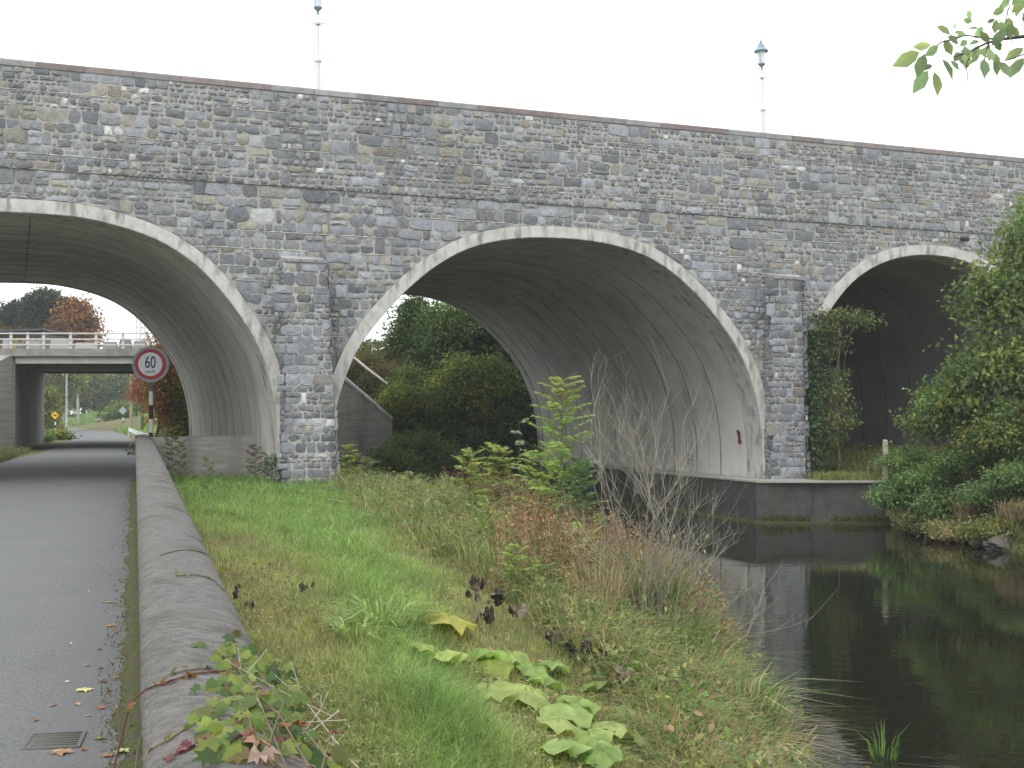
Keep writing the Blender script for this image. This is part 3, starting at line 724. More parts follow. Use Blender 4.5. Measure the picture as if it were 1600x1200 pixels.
mb = MB(); q0 = px(22, 553, ZB); mb.add([(q0.x, ZB-.02, -.3), (q0.x, ZB-.02, q0.z), (-22.8, ZB-2.4, 3.2), (-24.4, ZB-6, 1.2), (-24.4, ZB-6, -.3),
       (q0.x-.5, ZB-.02, -.3), (q0.x-.5, ZB-.02, q0.z), (-23.3, ZB-2.4, 3.2), (-24.9, ZB-6, 1.2), (-24.9, ZB-6, -.3)],
       [(0,1,2,3,4), (5,9,8,7,6), (1,6,7,2), (2,7,8,3), (3,8,9,4)]); mb.build('wing_wall', M['conc'], cb)
# railing
posts = [17, 43, 68, 110, 150, 192, 230, 268]
rt, rb = px(0, 520, ZB).z, Dk
for x in posts:
    q = px(x, 545, ZB); mb = MB(); mb.box(q.x-.05, q.x+.05, ZB-.02, ZB+.06, Dk, rt+.02, (.6,.6,.56)); mb.build('railing_post', M['paint'], cb)
for yr in (521, 530, 538.5):
    q = px(0, yr, ZB); mb = MB(); mb.box(-25.2, -13.4, ZB-.06, ZB-.021, q.z-.03, q.z+.03, (.58,.58,.54)); mb.build('rail', M['paint'], cb)
# clutter behind the railing: stacked concrete barriers
BLAB = ['leftmost of three grey barrier blocks left of the speed sign, far railing', 'middle grey barrier block nearest the speed sign, behind far railing', 'barrier block just behind the speed sign top, far railing', 'short block between first and second railing posts', 'long pale block behind the third railing post', 'longest pale block at middle of the far railing', 'block at the far left end of the railing', 'small dark block behind the first railing post']
for k, (xa, xb, c) in enumerate(((158, 182, .2), (183, 204, .16), (205, 228, .22), (40, 62, .24), (75, 112, .3), (114, 148, .33), (0, 14, .28), (22, 38, .12))):
    z = ZB+1.6; a_, b_ = px(xa, 0, z).x, px(xb, 0, z).x; mb = MB(); h_ = rnd.uniform(.35, .6)
    mb.add([(a_,z,Dk-.2),(b_,z,Dk-.2),(b_,z+.5,Dk-.2),(a_,z+.5,Dk-.2),(a_+.08,z+.15,Dk+h_),(b_-.08,z+.15,Dk+h_),(b_-.08,z+.35,Dk+h_),(a_+.08,z+.35,Dk+h_)],
           [(0,1,5,4),(1,2,6,5),(2,3,7,6),(3,0,4,7),(4,5,6,7)], (c, c, c*.95))
    tag(mb.build('concrete_barrier', M['paint']), BLAB[k], 'barrier', 'concrete barriers behind the far railing')
# low dark roofed building and lattice tower beyond
bd = empty('low_building', (0, 0, 0), 0, 'long low building with flat dark roof behind the far bridge railing', 'building')
a_, b_ = px(-120, 0, 66).x, px(72, 0, 66).x; zr = px(0, 516, 66).z
mb = MB(); mb.box(a_, b_-.4, 66.3, 70, 4.0, zr-.1, (.13,.12,.11)); mb.build('wall', M['paint'], bd)
mb = MB(); mb.add([(a_,65.6,zr-.1),(b_,65.6,zr+.08),(b_,70.5,zr+.08),(a_,70.5,zr-.1),(a_,65.6,zr-.3),(b_,65.6,zr-.02),(b_,70.5,zr-.02),(a_,70.5,zr-.3)],
                  [(0,1,2,3),(7,6,5,4),(4,5,1,0),(5,6,2,1),(6,7,3,2),(7,4,0,3)], (.07,.07,.08)); mb.build('roof', M['paint'], bd)
for k in range(5):
    xa = px(5+k*13, 0, 66).x; mb = MB(); mb.box(xa, xa+.3, 66.2, 66.29, zr-1.0, zr-.4, (.4, .3, .1) if k in (1, 2) else (.3, .33, .35)); mb.build('window', M['paint'], bd)
tw = empty('lattice_tower', (0, 0, 0), 0, 'pale steel lattice tower rising beyond the far bridge railing', 'tower')
zt = 66; xa, xb = px(213, 0, zt).x, px(226, 0, zt).x; z0, z1 = 4.2, px(0, 485, zt).z; mb = MB()
for x in (xa, xb):
    for y in (zt, zt+.7): mb.tube([(x, y, z0), (x, y, z1)], .035, 5, (.6,.62,.62))
mb.build('leg', M['paint'], tw); mb = MB(); z = z0
while z < z1-.3:
    for y in (zt, zt+.7): mb.tube([(xa, y, z), (xb, y, z)], .022, 4, (.6,.62,.62)); mb.tube([(xa, y, z), (xb, y, z+.33)], .018, 4, (.6,.62,.62))
    z += .33
mb.build('bracing', M['paint'], tw)
# wing wall and sloping coping seen through the middle arch, railing on the embankment
ww = empty('sloping_wing_wall', (0, 0, 0), 0, 'grey concrete wing wall sloping to the canal seen through the middle arch', 'wall')
z = 49.6; a_ = px(470, 0, z).x; b_ = px(539, 595, z); c_ = px(613, 657, z); d_ = px(578, 716, z)
mb = MB()
fr = [(a_, z, -2), (c_.x, z, -2), (c_.x, z, c_.z), (b_.x, z, b_.z), (a_, z, b_.z+(b_.x-a_)*.85)]
V = fr+[(x, y+.5, zz) for x, y, zz in fr]; mb.add(V, [(0,1,2,3,4), (1,6,7,2), (2,7,8,3), (3,8,9,4)]); mb.build('wall', M['conc'], ww)
mb = MB(); V = []
for p_ in (fr[2], fr[3], fr[4]): V += [(p_[0]+.02, z-.07, p_[2]+.002), (p_[0]+.02, z-.07, p_[2]+.12), (p_[0]+.02, z+.57, p_[2]+.12), (p_[0]+.02, z+.57, p_[2]+.002)]
mb.add(V, [(4*a+b, 4*a+(b+1) % 4, 4*a+4+(b+1) % 4, 4*a+4+b) for a in range(2) for b in range(4)]+[(0,1,2,3)]); mb.build('coping', M['ring'], ww)
mb = MB(); mb.box(a_, d_.x, z-.25, z-.002, -1.4, d_.z); mb.build('footing', M['quay'], ww)
mb = MB(); p0, p1 = px(545, 552, 52), px(606, 600, 51); mb.tube([p0, p0.lerp(p1, .5)+Vector((0, 0, -.03)), p1], .05, 6, (.5,.5,.46))
tag(mb.build('handrail', M['paint']), 'thin pale handrail slanting down the scrubby embankment beyond the middle arch', 'handrail')
er = empty('embankment_fence', (0, 0, 0), 0, 'grey rail fence along the embankment top beyond the middle arch', 'fence')
zf = 57.
for yr, th in ((535.5, .1), (548.5, .05)):
    q = px(0, yr, zf); mb = MB(); mb.box(px(540, 0, zf).x, px(860, 0, zf).x, zf, zf+.05, q.z-th/2, q.z+th/2, (.36,.37,.35)); mb.build('rail', M['paint'], er)
for x in range(553, 860, 25):
    q = px(x, 533, zf); mb = MB(); mb.box(q.x-.06, q.x+.06, zf+.051, zf+.15, 3.9, q.z+.03, (.5,.5,.47)); mb.build('post', M['paint'], er)
# post on the canal bank by third arch
q = px(1383, 740, 31.6); mb = MB(); mb.box(-.055, .055, -.05, .05, -.5, .83, (.42,.37,.29)); mb.add([(-.05,-.045,.831),(.05,-.045,.831),(.05,.045,.86),(-.05,.045,.86)], [(0,1,2,3)], (.4,.36,.28))
o = mb.build('wooden_post', M['bark']); o.location = (q.x, q.y, q.z); tag(o, 'short pale weathered post on the bank before the dark right arch', 'post')

# ------------------------------------------------------------------ thin haze, added mostly to lift shadows like lens flare
m, n = new_mat('haze'); hv = N(n, "ShaderNodeVolumePrincipled"); hv.inputs["Density"].default_value = .0008; hv.inputs["Color"].default_value = (.92, .95, 1, 1); hv.inputs["Anisotropy"].default_value = .3
n.links.new(hv.outputs[0], N(n, "ShaderNodeOutputMaterial").inputs["Volume"])
mb = MB(); mb.box(-1000, 1000, -400, 1500, -3.6, 22); hz = mb.build('haze', m); hz['kind'] = 'stuff'; hz['label'] = 'thin pale haze added over the whole canal scene to lift its shadows'
# ------------------------------------------------------------------ plants: helpers
def unit(v): return v/np.maximum(np.linalg.norm(v, axis=-1, keepdims=True), 1e-9)
T_LEAF = (np.array([(0,0,0),(.45,.27,.05),(1,0,-.10),(.45,-.27,.05)], float), np.array([(0,1,2),(0,2,3)]))
T_OVAL = (np.array([(0,0,0),(.25,.2,.03),(.6,.25,.02),(1,0,-.14),(.6,-.25,.02),(.25,-.2,.03),(.55,0,-.03)], float),
          np.array([(0,1,6),(1,2,6),(2,3,6),(3,4,6),(4,5,6),(5,0,6)]))
def lobed(rad, ang, cx=.45, lift=.05):
    P = [(cx, 0, 0)]+[(cx+r*math.cos(R(a)), r*math.sin(R(a)), -lift*(r/.5)**2+.03*math.sin(a*.11)) for r, a in zip(rad, ang)]
    n_ = len(rad); return np.array(P), np.array([(0, 1+k, 1+(k+1) % n_) for k in range(n_)])
T_IVY = lobed([.55,.25,.5,.26,.48,.42,.48,.26,.5,.25], [0,28,55,85,120,180,240,275,305,332], .45, .08)
T_MAPLE = lobed([.60,.36,.40,.22,.5,.33,.52,.24,.36,.3,.40,.24,.38, .24,.40,.3,.36,.24,.52,.33,.5,.22,.40,.36],
                [0,9,22,30,42,52,62,80,96,108,125,150,172,188,210,235,252,264,280,298,308,318,330,338,][:24], .42, .05)
T_ROUND = lobed([.5,.48,.5,.42,.2,.42,.5,.48], [0,45,90,135,180,225,270,315], .4, .1)
def leaves(C, size, T, colr, f=None, nr=None, flat=.0, jc=.18):
    """arrays for many leaves; flat 0..1 turns the leaf faces towards the sky"""
    C = np.asarray(C, float); n_ = len(C); tv, tf = T
    if f is None: f = rng.normal(size=(n_, 3)); f[:, 2] *= (1-flat)
    f = unit(np.asarray(f, float)+0)
    if nr is None: nr = rng.normal(size=(n_, 3))*(1-flat*.75); nr[:, 2] = np.abs(nr[:, 2])+flat*1.2+.15
    r = unit(np.cross(nr, f)); u = np.cross(f, r)
    s = np.broadcast_to(np.asarray(size, float), (n_,))[:, None, None]
    V = C[:, None]+s*(tv[None, :, 0:1]*f[:, None]+tv[None, :, 1:2]*r[:, None]+tv[None, :, 2:3]*u[:, None])
    F = (tf[None]+(np.arange(n_)*len(tv))[:, None, None]).reshape(-1, tf.shape[1])
    c = np.asarray(colr, float)
    if c.ndim == 1: c = np.tile(c, (n_, 1))
    c = np.clip(c*(1+rng.normal(size=(n_, 1))*jc), .004, .95)
    return V.reshape(-1, 3), F, np.repeat(c, len(tv), 0)
def pick(pal, n_):
    p = np.array(pal, float); return p[rng.integers(0, len(p), n_)]
class LB:                                      # collects leaf/blade arrays
    def __init__(s): s.v = []; s.f = {3: [], 4: []}; s.c = []; s.n = 0
    def add(s, V, F, c):
        s.v.append(V); s.f[F.shape[1]].append(F+s.n); s.c.append(c); s.n += len(V); return s
    def build(s, name, mat, parent=None):
        F = [np.concatenate(x) for x in s.f.values() if x]
        return mk(name, np.concatenate(s.v), F, mat, parent, np.concatenate(s.c))
def blades(P, h, wd, lean, colr, az=None, jc=.15, tip=None, curl=.5):
    P = np.asarray(P, float); n_ = len(P); h = np.broadcast_to(h, (n_,)); wd = np.broadcast_to(wd, (n_,)); lean = np.broadcast_to(lean, (n_,))
    az = rng.uniform(0, 2*np.pi, n_) if az is None else az
    d = np.stack([np.cos(az), np.sin(az), 0*az], -1); fa = rng.uniform(0, np.pi, n_); sd_ = np.stack([np.cos(fa), np.sin(fa), 0*fa], -1)*wd[:, None]/2
    up = np.array([0, 0, 1.]); m1 = P+up*(h*.55)[:, None]+d*(h*lean*.3)[:, None]
    m2 = P+up*(h*(1-.45*curl*np.minimum(lean, 1.6)))[:, None]+d*(h*lean)[:, None]
    V = np.stack([P-sd_, P+sd_, m1-sd_*.8, m1+sd_*.8, m2], 1).reshape(-1, 3)
    b_ = np.arange(n_)[:, None]*5; F4 = b_+np.array([[0, 1, 3, 2]]); F3 = b_+np.array([[2, 3, 4]])
    c = np.asarray(colr, float); c = np.tile(c, (n_, 1)) if c.ndim == 1 else c
    c = np.clip(c*(1+rng.normal(size=(n_, 1))*jc), .005, .95); return V, F4, F3, np.repeat(c, 5, 0)
def add_blades(lb, *a, **k):
    V, F4, F3, c = blades(*a, **k); n0 = lb.n
    lb.v.append(V); lb.c.append(c); lb.f[4].append(F4+n0); lb.f[3].append(F3+n0); lb.n += len(V)
def blobpts(blobs, n_, hollow=.55):
    w_ = np.array([b[1][0]*b[1][1]*b[1][2] for b in blobs])**.75; k = rng.choice(len(blobs), n_, p=w_/w_.sum())
    d = unit(rng.normal(size=(n_, 3))); r = (hollow**3+(1-hollow**3)*rng.random(n_))**(1/3)
    r *= 1+rng.normal(size=n_)*.10
    c = np.array([b[0] for b in blobs])[k]; s = np.array([b[1] for b in blobs])[k]; return c+d*s*r[:, None], d, k
def Bp(x, y, z, rx, ry, rd=None):              # crown lobe seen at photo position x, y
    s = z/1950; p_ = px(x, y, z); return ((p_.x, p_.y, p_.z), (rx*s, (rd or rx)*s, ry*s))
def tree(name, label, cat, base, blobs, ncl, per, ls, pal, trunk=.2, group=None, spread=.35, tcol=(.10,.085,.065), T=T_LEAF, flat=.25, limbs=True, droop=0):
    g = empty(name, base, 0, label, cat, group); b0 = np.array(base)
    bl = [((b[0][0]-b0[0], b[0][1]-b0[1], b[0][2]-b0[2]), b[1]) for b in blobs]
    cen_, d, k = blobpts(bl, ncl); cc = pick(pal, ncl)*(1+rng.normal(size=(ncl, 1))*.18)
    tone_b = 1+rng.normal(size=len(bl))*.12; cc = cc*tone_b[k][:, None]
    P = np.repeat(cen_, per, 0)+rng.normal(size=(ncl*per, 3))*spread*np.array([1, 1, .6]); C = np.repeat(cc, per, 0)
    f = np.repeat(d, per, 0)*.6+rng.normal(size=P.shape)*.7; f[:, 2] -= .25+droop
    keep = P[:, 2] > max(WATER-b0[2], -.4)
    P, C, f = P[keep], C[keep], f[keep]
    lb = LB(); lb.add(*leaves(P, ls*rng.uniform(.6, 1.25, len(P)), T, C, f=f, flat=flat)); lb.build('crown', M['leaf'], g)
    mb = MB(); top = max(b[0][2]+b[1][2]*.5 for b in bl); tx = sum(b[0][0] for b in bl)/len(bl); ty = sum(b[0][1] for b in bl)/len(bl)
    n_ = 6; Pt = [(tx*(q/n_)**1.6+rnd.uniform(-.03, .03)*top*.3*(q > 0), ty*(q/n_)**1.6, -.3+(top*.9+.3)*q/n_) for q in range(n_+1)]
    mb.tube(Pt, [trunk*(1-.8*q/n_) for q in range(n_+1)], 7, tcol); mb.build('trunk', M['bark'], g, smooth=True)
    if limbs:
        mb = MB()
        for c_, r_ in bl:
            for _ in range(2):
                s_ = Vector(Pt[rnd.randint(2, n_-1)]); e = Vector(c_)+Vector([rnd.uniform(-.6, .6)*x for x in r_]); m_ = s_.lerp(e, .5)+Vector((0, 0, .1*(e-s_).length))
                mb.tube([s_, m_, e], [trunk*.35, trunk*.2, trunk*.06], 5, tcol)
                for _ in range(2):
                    e2 = e+Vector([rnd.uniform(-.5, .5)*x for x in r_]); mb.tube([m_, m_.lerp(e2, .6)+Vector((0, 0, .05)), e2], [trunk*.14, trunk*.08, trunk*.03], 4, tcol)
        mb.build('limb', M['bark'], g)
    return g
DG = [(.05,.085,.032), (.062,.105,.036), (.075,.125,.048), (.10,.145,.05)]
MG = [(.11,.175,.05), (.14,.205,.065), (.09,.155,.055), (.18,.22,.065)]
YG = [(.20,.23,.045), (.24,.25,.045), (.16,.20,.045), (.28,.25,.05)]
OR = [(.38,.15,.035), (.32,.14,.045), (.27,.15,.05), (.42,.21,.04)]
BR = [(.16,.075,.035), (.12,.07,.035), (.19,.10,.05), (.09,.06,.03)]
ST = [(.36,.29,.15), (.30,.25,.13), (.42,.35,.20)]

# ------------------------------------------------------------------ trees seen through the left arch
def at(xp, z): p_ = px(xp, 645, z); return (p_.x, p_.y, gz(p_.x, p_.y))
z = 105
tree('pine_tree', 'flat topped dark pine above the far bridge railing at left', 'tree', at(62, z),
     [Bp(28,489,z,19,9), Bp(50,482,z,18,10), Bp(73,470,z,20,13), Bp(88,484,z,14,10), Bp(60,497,z,22,8), Bp(8,497,z,12,6)], 260, 55, .36, [(.045,.075,.035), (.06,.085,.045), (.035,.06,.03)], .35, spread=.38)
tree('autumn_tree', 'rusty orange autumn tree behind the far railing, right of the pine', 'tree', at(52, z),
     [Bp(115,500,z,26,22), Bp(100,512,z,20,18), Bp(135,510,z,14,20), Bp(118,482,z,15,10), Bp(140,530,z,12,16)], 240, 40, .34, OR+BR, .25, spread=.5)
tree('autumn_hedge_tree', 'low orange and olive trees behind the dark roof at far left', 'tree', at(20, 110),
     [Bp(5,510,110,22,12), Bp(38,514,110,22,10), Bp(65,515,110,20,10)], 130, 45, .36, OR+[(.08,.09,.03)], .25, spread=.5)
# dead snag
q = at(123, 158); g = empty('dead_tree', q, 0, 'bare pale dead tree in front of the orange autumn tree', 'tree'); mb = MB()
def dev(xp, yp, z=158): p_ = px(xp, yp, z); return (p_.x-q[0], p_.y-q[1], p_.z-q[2])
mb.tube([(0, 0, -.3), dev(119, 560), dev(117, 510), dev(115, 485), dev(122, 460)], [.18, .17, .14, .11, .05], 6, (.32,.30,.27)); mb.build('trunk', M['bark'], g)
for a_ in (((118,520),(112,500),(104,490)), ((117,510),(108,495),(105,478)), ((116,498),(124,482),(131,472)), ((116,490),(108,474),(98,458)), ((120,545),(112,520),(110,512))):
    mb = MB(); mb.tube([dev(*p_) for p_ in a_], [.1, .07, .03], 5, (.32,.30,.27)); mb.build('limb', M['bark'], g)
# trees under the far bridge
tree('lime_tree', 'tall yellow green tree framed by the concrete underpass, left', 'tree', at(88, 150), [Bp(85,612,150,16,26), Bp(98,600,150,14,22), Bp(80,640,150,12,18), Bp(110,590,150,14,20)], 200, 45, .42, YG+MG, .3, spread=.6)
tree('lime_tree', 'broad olive tree in the centre of the concrete underpass view', 'tree', at(131, 175), [Bp(128,608,175,22,24), Bp(140,595,175,20,24), Bp(118,625,175,14,14), Bp(150,618,175,12,16)], 240, 45, .5, YG+MG, .3, spread=.7)
tree('beech_tree', 'orange beech leaning over the hedge beyond the underpass', 'tree', at(165, 182), [Bp(163,603,182,12,20), Bp(170,620,182,11,16), Bp(155,630,182,10,12)], 150, 45, .5, OR+YG[:1], .3, spread=.6)
tree('oak_tree', 'dark green tree right of the orange beech beyond the underpass', 'tree', at(190, 175), [Bp(190,608,175,16,18), Bp(205,615,175,14,18), Bp(182,628,175,12,10), Bp(196,590,175,12,12)], 200, 45, .5, MG+DG, .3, spread=.7)
tree('maple_tree', 'small red leaved tree behind the speed sign pole', 'tree', at(222, 92), [Bp(222,612,92,14,15), Bp(232,598,92,12,12), Bp(228,575,92,14,14), Bp(240,560,92,16,20)], 160, 40, .26, [(.30,.07,.03), (.26,.09,.03), (.2,.12,.03)], .15, spread=.35)
tree('round_bush', 'big rounded green bush on the far grass bank', 'bush', at(205, 140), [Bp(205,642,140,22,14), Bp(190,650,140,14,10), Bp(222,640,140,16,16), Bp(175,652,140,12,8)], 200, 45, .36, MG+YG[:1], .12, spread=.4)
tree('clipped_hedge', 'long low clipped hedge at the far bend of the lane', 'hedge', at(135, 172), [Bp(x_,656,172,9,5.5) for x_ in range(108, 180, 10)], 200, 45, .34, DG+MG, .1, spread=.35, limbs=False)
tree('verge_bush', 'scrubby green bush beside the yellow hump sign', 'bush', at(77, 104), [Bp(75,655,104,6,22), Bp(84,672,104,8,8), Bp(76,630,104,6,22)], 150, 45, .26, MG+YG, .1, spread=.35)
tree('verge_bush', 'low weedy clump by the lane just beyond the underpass', 'bush', at(95, 78), [Bp(90,683,78,12,8), Bp(102,684,78,10,5)], 60, 45, .2, MG+YG, .05, spread=.22, limbs=False)
# trees before the far bridge, right of the sign
z = 47
tree('rowan_tree', 'slim orange and gold leaved tree right of the speed sign', 'tree', at(262, z), [Bp(258,640,z,18,22), Bp(268,600,z,20,30), Bp(252,560,z,14,22), Bp(272,560,z,14,24), Bp(262,528,z,12,14), Bp(248,612,z,13,18)], 190, 36, .15, OR+[(.28,.17,.03)]+YG[:1], .07, spread=.26, tcol=(.2,.18,.15))
tree('rowan_tree', 'thin yellow green tree against the left arch lining', 'tree', at(284, z+.8), [Bp(285,650,z,14,26), Bp(280,620,z,13,24), Bp(290,670,z,12,20), Bp(282,585,z,10,18)], 130, 36, .14, YG+[(.2,.12,.03)], .07, spread=.26, tcol=(.2,.18,.15))
# far grass bank and verge tufts are added with the grass below

# ------------------------------------------------------------------ trees beyond the middle arch
z = 51
tree('conifer_tree', 'narrow dark tree rising above the embankment fence', 'tree', at(648, 55), [Bp(648,495,55,18,24), Bp(652,475,55,9,10), Bp(640,530,55,22,26), Bp(655,560,55,24,30)], 260, 45, .17, DG+MG[:2], .16, spread=.32)
tree('sycamore_tree', 'tall dense green tree filling the top of the middle arch view', 'tree', at(735, 54), [Bp(712,500,54,32,28), Bp(745,520,54,42,36), Bp(690,545,54,34,34), Bp(780,570,54,38,46), Bp(720,580,54,50,40), Bp(790,500,54,40,40), Bp(690,500,54,22,22)], 700, 48, .19, DG[2:]+MG, .25, spread=.36)
tree('willow_tree', 'feathery yellow green tree low in the middle arch view', 'tree', at(735, z), [Bp(700,625,z,36,32), Bp(760,620,z,44,36), Bp(725,585,z,30,24), Bp(800,640,z,30,36), Bp(770,590,z,30,24)], 560, 48, .16, MG+YG[:3], .16, spread=.32, droop=.4)
tree('alder_tree', 'dark leafy tree leaning over the water right in the middle arch view', 'tree', at(800, 50), [Bp(805,680,50,34,34), Bp(760,695,50,40,26), Bp(830,640,50,20,40), Bp(700,690,50,40,24)], 460, 48, .15, DG+MG[:2], .16, spread=.3)
for (x_, y_, rx, ry, zz, pal, lab) in ((625,640,28,40,50.5,MG+YG,'olive scrub beside the sloping wing wall'), (600,600,32,30,53,[(.13,.10,.05),(.10,.09,.045),(.09,.11,.03)],'brownish scrub on the embankment under the fence'),
        (570,575,26,18,54,[(.12,.10,.045),(.14,.14,.03)],'yellowing scrub above the slanting handrail'), (640,600,24,24,52,MG+YG[:1],'light green bush left of the dense trees'),
        (655,705,50,24,47.5,MG+DG,'green bramble mound above the canal edge in the middle arch'), (720,735,60,22,46,DG+MG[:1],'dark bramble overhanging the water beneath the trees'),
        (615,725,34,22,45,MG+YG[:1],'weedy bush at the foot of the wing wall'), (800,735,34,16,48,DG,'dark bush by the far end of the quay'), (655,760,44,14,43,DG+MG[:1],'dark weeds along the shaded left waterline under the arch')):
    tree('scrub_bush', lab, 'bush', (px(x_, 645, zz).x, zz, max(-1.25, gz(px(x_, 645, zz).x, zz))), [Bp(x_, y_, zz, rx, ry), Bp(x_+rx*.5, y_+ry*.3, zz, rx*.6, ry*.7), Bp(x_-rx*.5, y_+ry*.2, zz, rx*.6, ry*.7)],
         int(rx*ry*.16)+20, 45, .13, pal, .05, spread=.24, group='scrub beyond the middle arch')
# dark thicket behind the right arch
for k_, (s_, t_, hgt, rad) in enumerate(((8.8, 21, 3.6, 2.6), (11.5, 20, 3.8, 3.0), (14.5, 19, 4.2, 3.0), (17.8, 21, 4.2, 3.))):
    q = loc(s_, t_); tree('thicket_tree', ['leftmost dark tree at the rear mouth of the right arch', 'second dark tree from the left at the rear of the right arch', 'third dark tree from the left at the rear of the right arch', 'rightmost dark tree behind the right arch'][k_], 'tree', (q[0], q[1], gz(*q)),
       [((q[0], q[1], gz(*q)+hgt*.55), (rad, 2, hgt*.55)), ((q[0]+.6, q[1], gz(*q)+hgt*1.25), (rad*.9, 1.8, hgt*.5)), ((q[0]-.8, q[1]+.3, gz(*q)+hgt*1.5), (rad*.8, 1.8, hgt*.3))], 300, 40, .3, DG, .2, spread=.5, group='dark trees behind the right arch')

# ------------------------------------------------------------------ right bank
NB = [(.16,.26,.095), (.20,.30,.11), (.13,.22,.085), (.24,.31,.11)]
tree('hazel_tree', 'large green and yellow leaved tree at right edge covering the right arch', 'tree', (12.9, 29.8, gz(12.9, 29.8)),
     [Bp(1600,420,29.5,42,80), Bp(1580,510,29.5,50,60), Bp(1545,585,29,52,42), Bp(1610,590,29,70,60), Bp(1650,480,30,60,100), Bp(1555,440,29.6,28,30), Bp(1650,350,30,50,50), Bp(1518,470,29.5,13,26), Bp(1500,610,29,40,22)],
     560, 40, .155, MG+[(.13,.19,.08),(.24,.25,.06),(.19,.25,.07),(.17,.22,.10)], .14, spread=.27)
tree('bramble_bush', 'bright green bush with pale leaves at the right arch foot', 'bush', (10.9, 30.4, gz(10.9, 30.4)),
     [Bp(1490,630,30.2,46,26), Bp(1445,660,30.3,32,18), Bp(1545,640,30,40,30), Bp(1520,665,30,46,16)], 280, 44, .12, MG+NB[:2]+[(.26,.28,.06)], .06, spread=.2)
tree('hazel_bush', 'russet tipped bush at far right above the rushes', 'bush', (12.2, 28.2, gz(12.2, 28.2)),
     [Bp(1590,655,28.2,46,26), Bp(1560,680,28.2,52,18), Bp(1640,660,28.2,50,36)], 240, 44, .12, MG+[(.22,.24,.06)]+BR[:1], .06, spread=.2)
for (x_, y_, rx, ry, zz, lab, pal) in ((1415,718,34,14,31.6,'low nettle patch beside the short post',NB), (1400,772,30,20,31.2,'nettle patch hanging over the quay end',NB), (1455,745,38,18,30.6,'nettle patch left of the upper straw clump',NB),
        (1530,715,55,16,29.6,'nettle patch beneath the bright green bush',NB+MG[:1]), (1555,770,44,15,28.3,'nettle patch between two straw clumps',NB), (1600,745,44,18,27.4,'nettle patch at far right edge',NB), (1478,785,38,18,29.8,'nettle patch below the upper straw clump',NB),
        (1450,812,36,10,30.0,'low weeds drooping to the water',[(.24,.23,.10),(.17,.2,.07)]), (1500,828,44,10,28.4,'low straw coloured weeds by the waterline',[(.28,.24,.12),(.2,.2,.08)]), (1565,826,44,10,27.0,'low olive weeds above the bank stones',[(.22,.22,.08),(.16,.19,.06)])):
    bx = px(x_, 645, zz).x; tree('nettle_patch', lab, 'plant', (bx, zz, max(-1.2, gz(bx, zz))), [Bp(x_, y_, zz, rx, ry), Bp(x_+rx*.5, y_+3, zz-.2, rx*.6, ry*.7), Bp(x_-rx*.5, y_+3, zz-.2, rx*.6, ry*.7)],
         int(rx*ry*.2)+20, 36, .095, pal, .02, spread=.13, limbs=False, group='nettles on the right bank')
# small tree before the right arch and ivy on the buttress edge
tree('elder_tree', 'spindly little tree with a leaning leafy branch in front of the right arch', 'tree', (*[float(v) for v in loc(8.35, -.25)], -.1),
     [Bp(1290,500,34.6,20,18), Bp(1312,492,34.6,20,10), Bp(1345,500,34.2,18,14), Bp(1300,540,34.6,18,20), Bp(1300,600,34.6,20,26), Bp(1310,650,34.6,22,30), Bp(1295,690,34.6,16,20), Bp(1318,470+25,34.4,30,9)],
     120, 28, .10, [(.10,.14,.055), (.14,.18,.06), (.2,.2,.07)], .03, spread=.17, tcol=(.16,.15,.11))
g = empty('ivy', (BO[0], BO[1], 0), BANG, 'ivy climbing the stone face at left edge of the right arch', 'ivy')
lb = LB(); n_ = 3600; h_ = rng.uniform(-.1, 3.95, n_); wdt = .38*(1-.45*(h_/4)**2)+.1*np.sin(h_*3)
s_ = 7.58+rng.normal(size=n_)*wdt*.42; t_ = -.06-np.abs(rng.normal(size=n_))*.14*(1.2-.2*h_/4)
far_ = s_ > 7.75; t_ = np.where(far_ & (rng.random(n_) < .5), t_+.5*rng.random(n_), t_)
f = np.stack([rng.normal(size=n_)*.5, -.2-.3*rng.random(n_), -.8+rng.normal(size=n_)*.3], -1); nr = np.stack([rng.normal(size=n_)*.5, -1+0*h_, .5+rng.normal(size=n_)*.4], -1)
lb.add(*leaves(np.stack([s_, t_, h_], -1), rng.uniform(.07, .13, n_), T_IVY, pick([(.05,.10,.04), (.07,.13,.045), (.12,.18,.06), (.045,.08,.035)], n_), f=f, nr=nr)); lb.build('foliage', M['leaf'], g)
mb = MB()
for k in range(7):
    s0 = 7.45+k*.06; mb.tube([(s0, -.05, -.2), (s0+rnd.uniform(-.1, .1), -.05, 1), (s0+rnd.uniform(-.15, .1), -.06, 2.2), (s0+rnd.uniform(-.1, .1), -.05, 3.3)], .012, 5, (.12,.10,.07))
mb.build('stem', M['bark'], g)
q = loc(10.6, 5.5); tree('shade_bush', 'dark bush growing in the gloom inside the right arch', 'bush', (q[0], q[1], gz(*q)),
     [((q[0]+dx, q[1], gz(*q)+hh), (r_, .8, r_*.8)) for dx, hh, r_ in ((0, .8, 1.0), (-.9, .6, .8), (.8, .7, .8), (.1, 1.4, .7))], 120, 40, .13, DG, .04, spread=.22)
